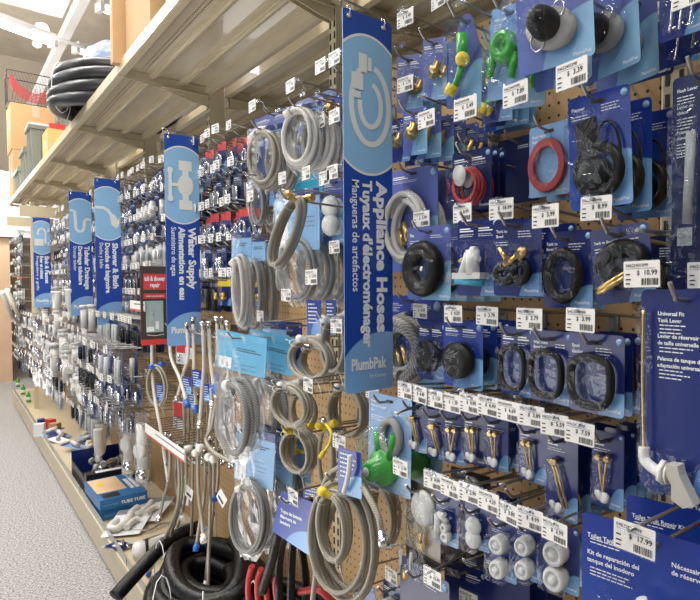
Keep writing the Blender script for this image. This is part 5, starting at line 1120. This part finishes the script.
# ------------------------------------------------------------------ stock on the top shelf
ZS = ZT+.005
pts = []
for i in range(30*6):
    a = 2*PI*i/30; t = i/30; k = [(.30, .0), (.29, .045), (.30, .09), (.28, .135), (.25, .175), (.20, .12)][min(5, int(t))]; k2 = [(.30, .0), (.29, .045), (.30, .09), (.28, .135), (.25, .175), (.20, .12), (.2, .06)][min(6, int(t)+1)]
    f = t % 1; r_ = k[0]*(1-f)+k2[0]*f; z_ = k[1]*(1-f)+k2[1]*f
    pts.append((.755+r_*math.cos(a), 3.85+r_*1.1*math.sin(a), ZS+.035+z_*1.1+.02*math.sin(a+t)))
tt = MB()
for a in (2.6, 3.4, 4.6):
    c = Vector((.755+.285*math.cos(a), 3.85+.31*math.sin(a), ZS+.12)); o3 = Vector((math.cos(a), math.sin(a), 0))
    tt.tube([c+o3*.045*math.cos(q)+Vector((0, 0, .135))*math.sin(q) for q in [k*PI/6 for k in range(12)]], .0025, 'white', 4, closed=True)
thing('black_pipe_coil', [('pipe', MB().tube(pts, .038, 'greyhose', 12).mesh()), ('strap', tt.mesh())], (0, 0, 0), 'big dark grey pipe coil overhanging the top shelf edge', 'pipe')
def kbox(x, y, z, sx, sy, sz, rz, m, desc, tape=True, name='cardboard_box'):
    ps = [('box_body', MB().box(0, 0, 0, sx, sy, sz, m).mesh())]
    if tape: ps += [('packing_tape', MB().box(*q, 'tape').mesh()) for q in ((sx*.44, -.0015, sz*.75, sx*.6, 0, sz), (-.0015, sy*.45, sz*.75, 0, sy*.55, sz))]; ps.append(('label', MB().box(-.0015, sy*.2, sz*.45, -.0005, sy*.4, sz*.65, 'white').mesh()))
    thing(name, ps, (x, y, z), desc, 'box', rz=rz)
kbox(.575, 2.385, ZS, .3, .38, .5, 0, 'kraftlt', 'pale cardboard box with white label on the top shelf, nearer one')
kbox(.535, 2.80, ZS, .3, .05, .5, 0, 'kraftlt', 'narrow tall cardboard box beside the dark pipe coil')
def tote(x, y, z, sx, sy, sz, m, desc, mlid=None):
    g = MB(); n = 4
    for (a, b, c, d_, e_) in ((.0, 0, 0, 0, 0),):
        v = [(.02, .02, 0), (sx-.02, .02, 0), (sx-.02, sy-.02, 0), (.02, sy-.02, 0), (0, 0, sz), (sx, 0, sz), (sx, sy, sz), (0, sy, sz)]
        g.add(v, [(3, 2, 1, 0), (0, 1, 5, 4), (1, 2, 6, 5), (2, 3, 7, 6), (3, 0, 4, 7), (4, 5, 6, 7)], m)
    for k in range(1, 5): g.box(sx*k/5-.006, -.004, .03, sx*k/5+.006, .01, sz-.03, m).box(-.004, sy*k/5-.006, .03, .01, sy*k/5+.006, sz-.03, m)
    l = MB().box(-.015, -.015, sz-.03, sx+.015, sy+.015, sz, m).box(-.01, -.01, sz, sx+.01, sy+.01, sz+.02, mlid or m)
    thing('storage_tote', [('body', g.mesh()), ('lid', l.mesh())], (x, y, z), desc, 'tote')
tote(.60, 1.90, ZS, .3, .44, .3, M['totegrey'], 'grey plastic bin on the top shelf nearest the camera')
tote(.56, 6.15, ZS, .32, .30, .42, M['tote'], 'grey green tote on the top shelf, nearest of three', 'white')
tote(.57, 6.75, ZS, .32, .4, .32, M['tote'], 'grey green tote on the top shelf, middle of three'); tote(.57, 7.30, ZS, .32, .5, .22, M['tote'], 'grey green tote on the top shelf, farthest of three')
tote(.66, 4.55, ZS, .25, .35, .25, M['totegrey'], 'grey bin behind the dark pipe coil')
kbox(.60, 5.45, ZS, .25, .3, .26, 0, mat('yellow_brown_carton', (.72, .47, .16), .6), 'yellowish brown carton on the top shelf left of the pipe coil')
kbox(.57, 7.96, ZS, .40, .5, .52, 0, 'kraftlt', 'lower of two large cardboard boxes high at the far end')
kbox(.56, 7.96, ZS+.525, .42, .5, .50, 0, 'kraftlt', 'upper of two large cardboard boxes, under the netted basket')
# netted basket on the far box
def net(x, y, z):
    g = MB(); q = MB(); n = 16
    for k in range(n):
        a = k/n
        for s_ in (0, 1): g.tube([(a*.46+(.028 if s_ else 0), 0, 0 if s_ else .34), (min(.46, a*.46+.06), 0, .34*.5), (a*.46+(0 if s_ else .028), 0, .34 if s_ else 0)], .0018, 'wireblk', 3)
        g.tube([(0, a*.35, 0), (0, min(.35, a*.35+.04), .34)], .002, 'wireblk', 3)
    for z_ in (0, .34): g.tube([(0, 0, z_), (.46, 0, z_), (.46, .35, z_), (0, .35, z_)], .006, 'wireblk', 5, closed=True)
    for k in range(7): q.tube(bez([(.02, -.01, .30-.02*k), (.12, -.01, .18-.02*k), (.23, -.01, .12-.015*k), (.34, -.01, .18-.02*k), (.44, -.01, .30-.02*k)], 3), .005, 'wirered', 4)
    for k in range(10): q.tube([(.04+.04*k, -.01, .03), (.05+.038*k, -.01, .18)], .003, 'wirered', 3)
    thing('netted_basket', [('black_mesh', g.mesh()), ('red_netting', q.mesh())], (x, y, z), 'black and red netted basket on top of the large far cardboard box', 'basket')
net(.54, 7.97, ZS+1.03)
p = P(106, 50, .62); g = MB().lathe([(.01, .16), (.06, .15), (.12, .10), (.15, .03), (.15, 0)], (0, 0, 0), (0, 0, 1), mat('pale_blue_plastic_wrap', (.35, .45, .72), .2, coat=.5, bump=.6, bscale=20), 16)
thing('wrapped_bundle', g.mesh(), (.72, 3.75, ZS+.26), 'pale blue plastic wrapped bundle on top of the dark pipe coil', 'bundle')
thing('red_clamp', [('body', MB().box(0, 0, 0, .1, .05, .05, 'redprint').mesh()), ('handle', MB().cyl((.05, .02, .05), (.05, .02, .22), .015, 'totegrey', 8).mesh())], (.62, 5.5, ZS+.262), 'small red and grey tool on the yellowish carton', 'tool')
for i, (a, b_) in enumerate((((2, 292), (13, 320)), ((7, 290), (19, 316)))):
    q = MB().cyl(P(a[0], a[1], .44), P(b_[0], b_[1], .58), .022, 'whitepl', 8)
    thing('white_pipe', q.mesh(), (0, 0, 0), 'white plastic pipe sticking out into the aisle at the far end, %s one' % ('outer', 'inner')[i], 'pipe')
for i in range(3):
    p = P(16+5*i, 395, .60); thing('green_bottle', [('bottle', MB().lathe([(.02, 0), (.02, .07), (.008, .09), (.008, .11)], (0, 0, 0), (0, 0, 1), 'green', 10).mesh()), ('label', MB().lathe([(.0205, .02), (.0205, .05)], (0, 0, 0), (0, 0, 1), 'white', 10).mesh())], (p.x+.02, p.y, .18), 'green bottle on the base shelf beyond the divider post', 'bottle', 'green bottles beyond the divider post')
# label length and uniqueness are checked here while building
from collections import defaultdict
seen = defaultdict(list)
for o in C.objects:
    if o.get('label') and o.parent is None: seen[o['label']].append(o)
for k, os_ in seen.items():
    if len(os_) > 1 and not all(o.get('group') for o in os_): print('DUPLABEL', k, [o.name for o in os_])
    if not 4 <= len(k.split()) <= 16: print('LONG', len(k.split()), k)

# ------------------------------------------------------------------ light
w = bpy.data.worlds.new('world'); bpy.context.scene.world = w; w.use_nodes = True
w.node_tree.nodes['Background'].inputs[0].default_value = (.93, .96, 1, 1); w.node_tree.nodes['Background'].inputs[1].default_value = .16
def area(loc, sx, sy, e, col=(1, .97, .93), tgt=None):
    l = bpy.data.lights.new('tube_and_fill_light', 'AREA'); l.shape = 'RECTANGLE'; l.size = sx; l.size_y = sy; l.energy = e; l.color = col  # shared by the ceiling tubes and the added fill lights
    o = bpy.data.objects.new('tube_and_fill_light', l); C.objects.link(o); o.location = loc
    if tgt: o.rotation_euler = (Vector(tgt)-Vector(loc)).to_track_quat('-Z', 'Y').to_euler()
for y in (-.6, 1.8, 4.2, 6.6, 9):
    area((-.45, y, 3.9), .25, 2.2, 66, tgt=(-.1, y, 0))
area((-1.6, .8, 2.3), 1.2, 2.2, 13, (.95, .97, 1), tgt=(.9, 1.0, 1.3))  # added side fill from across the aisle, no fixture there
area((-1.2, 4.5, 3.2), 1.0, 3.5, 36, (.97, .98, 1), tgt=(.9, 4.5, 1.0))
area((2.6, 3, 4.4), .3, 6, 60, tgt=(2.0, 3, 0))
area((0, 6.5, .5), 1.2, 6, 62, tgt=(.4, 6.5, 5))  # added uplight in place of floor bounce, brightens shelf undersides
area((-.3, 1.8, .25), .9, 3.5, 34, tgt=(.9, 1.5, 2.2))  # added low uplight for the near bays, imitates floor bounce
area((-1.0, 7, 3.2), 2, 8, 320, tgt=(-1.0, 7.5, 5.4))  # added uplight above shelf height to brighten duct and ceiling
area((.2, 9.6, 3.0), 1.5, .6, 40, tgt=(.2, 12, 3.0))  # added fill aimed at the far end, canopy height
area((-.8, 8.8, 2.0), .8, 1.5, 25, tgt=(.2, 11, 1.2))  # added fill to brighten the wooden cabinet
sc = bpy.context.scene
sc.view_settings.view_transform = 'Standard'; sc.view_settings.look = 'None'; sc.view_settings.exposure = -0.12; sc.view_settings.gamma = 1
sc.cycles.transparent_max_bounces = 24; sc.cycles.max_bounces = 6; sc.cycles.use_denoising = True
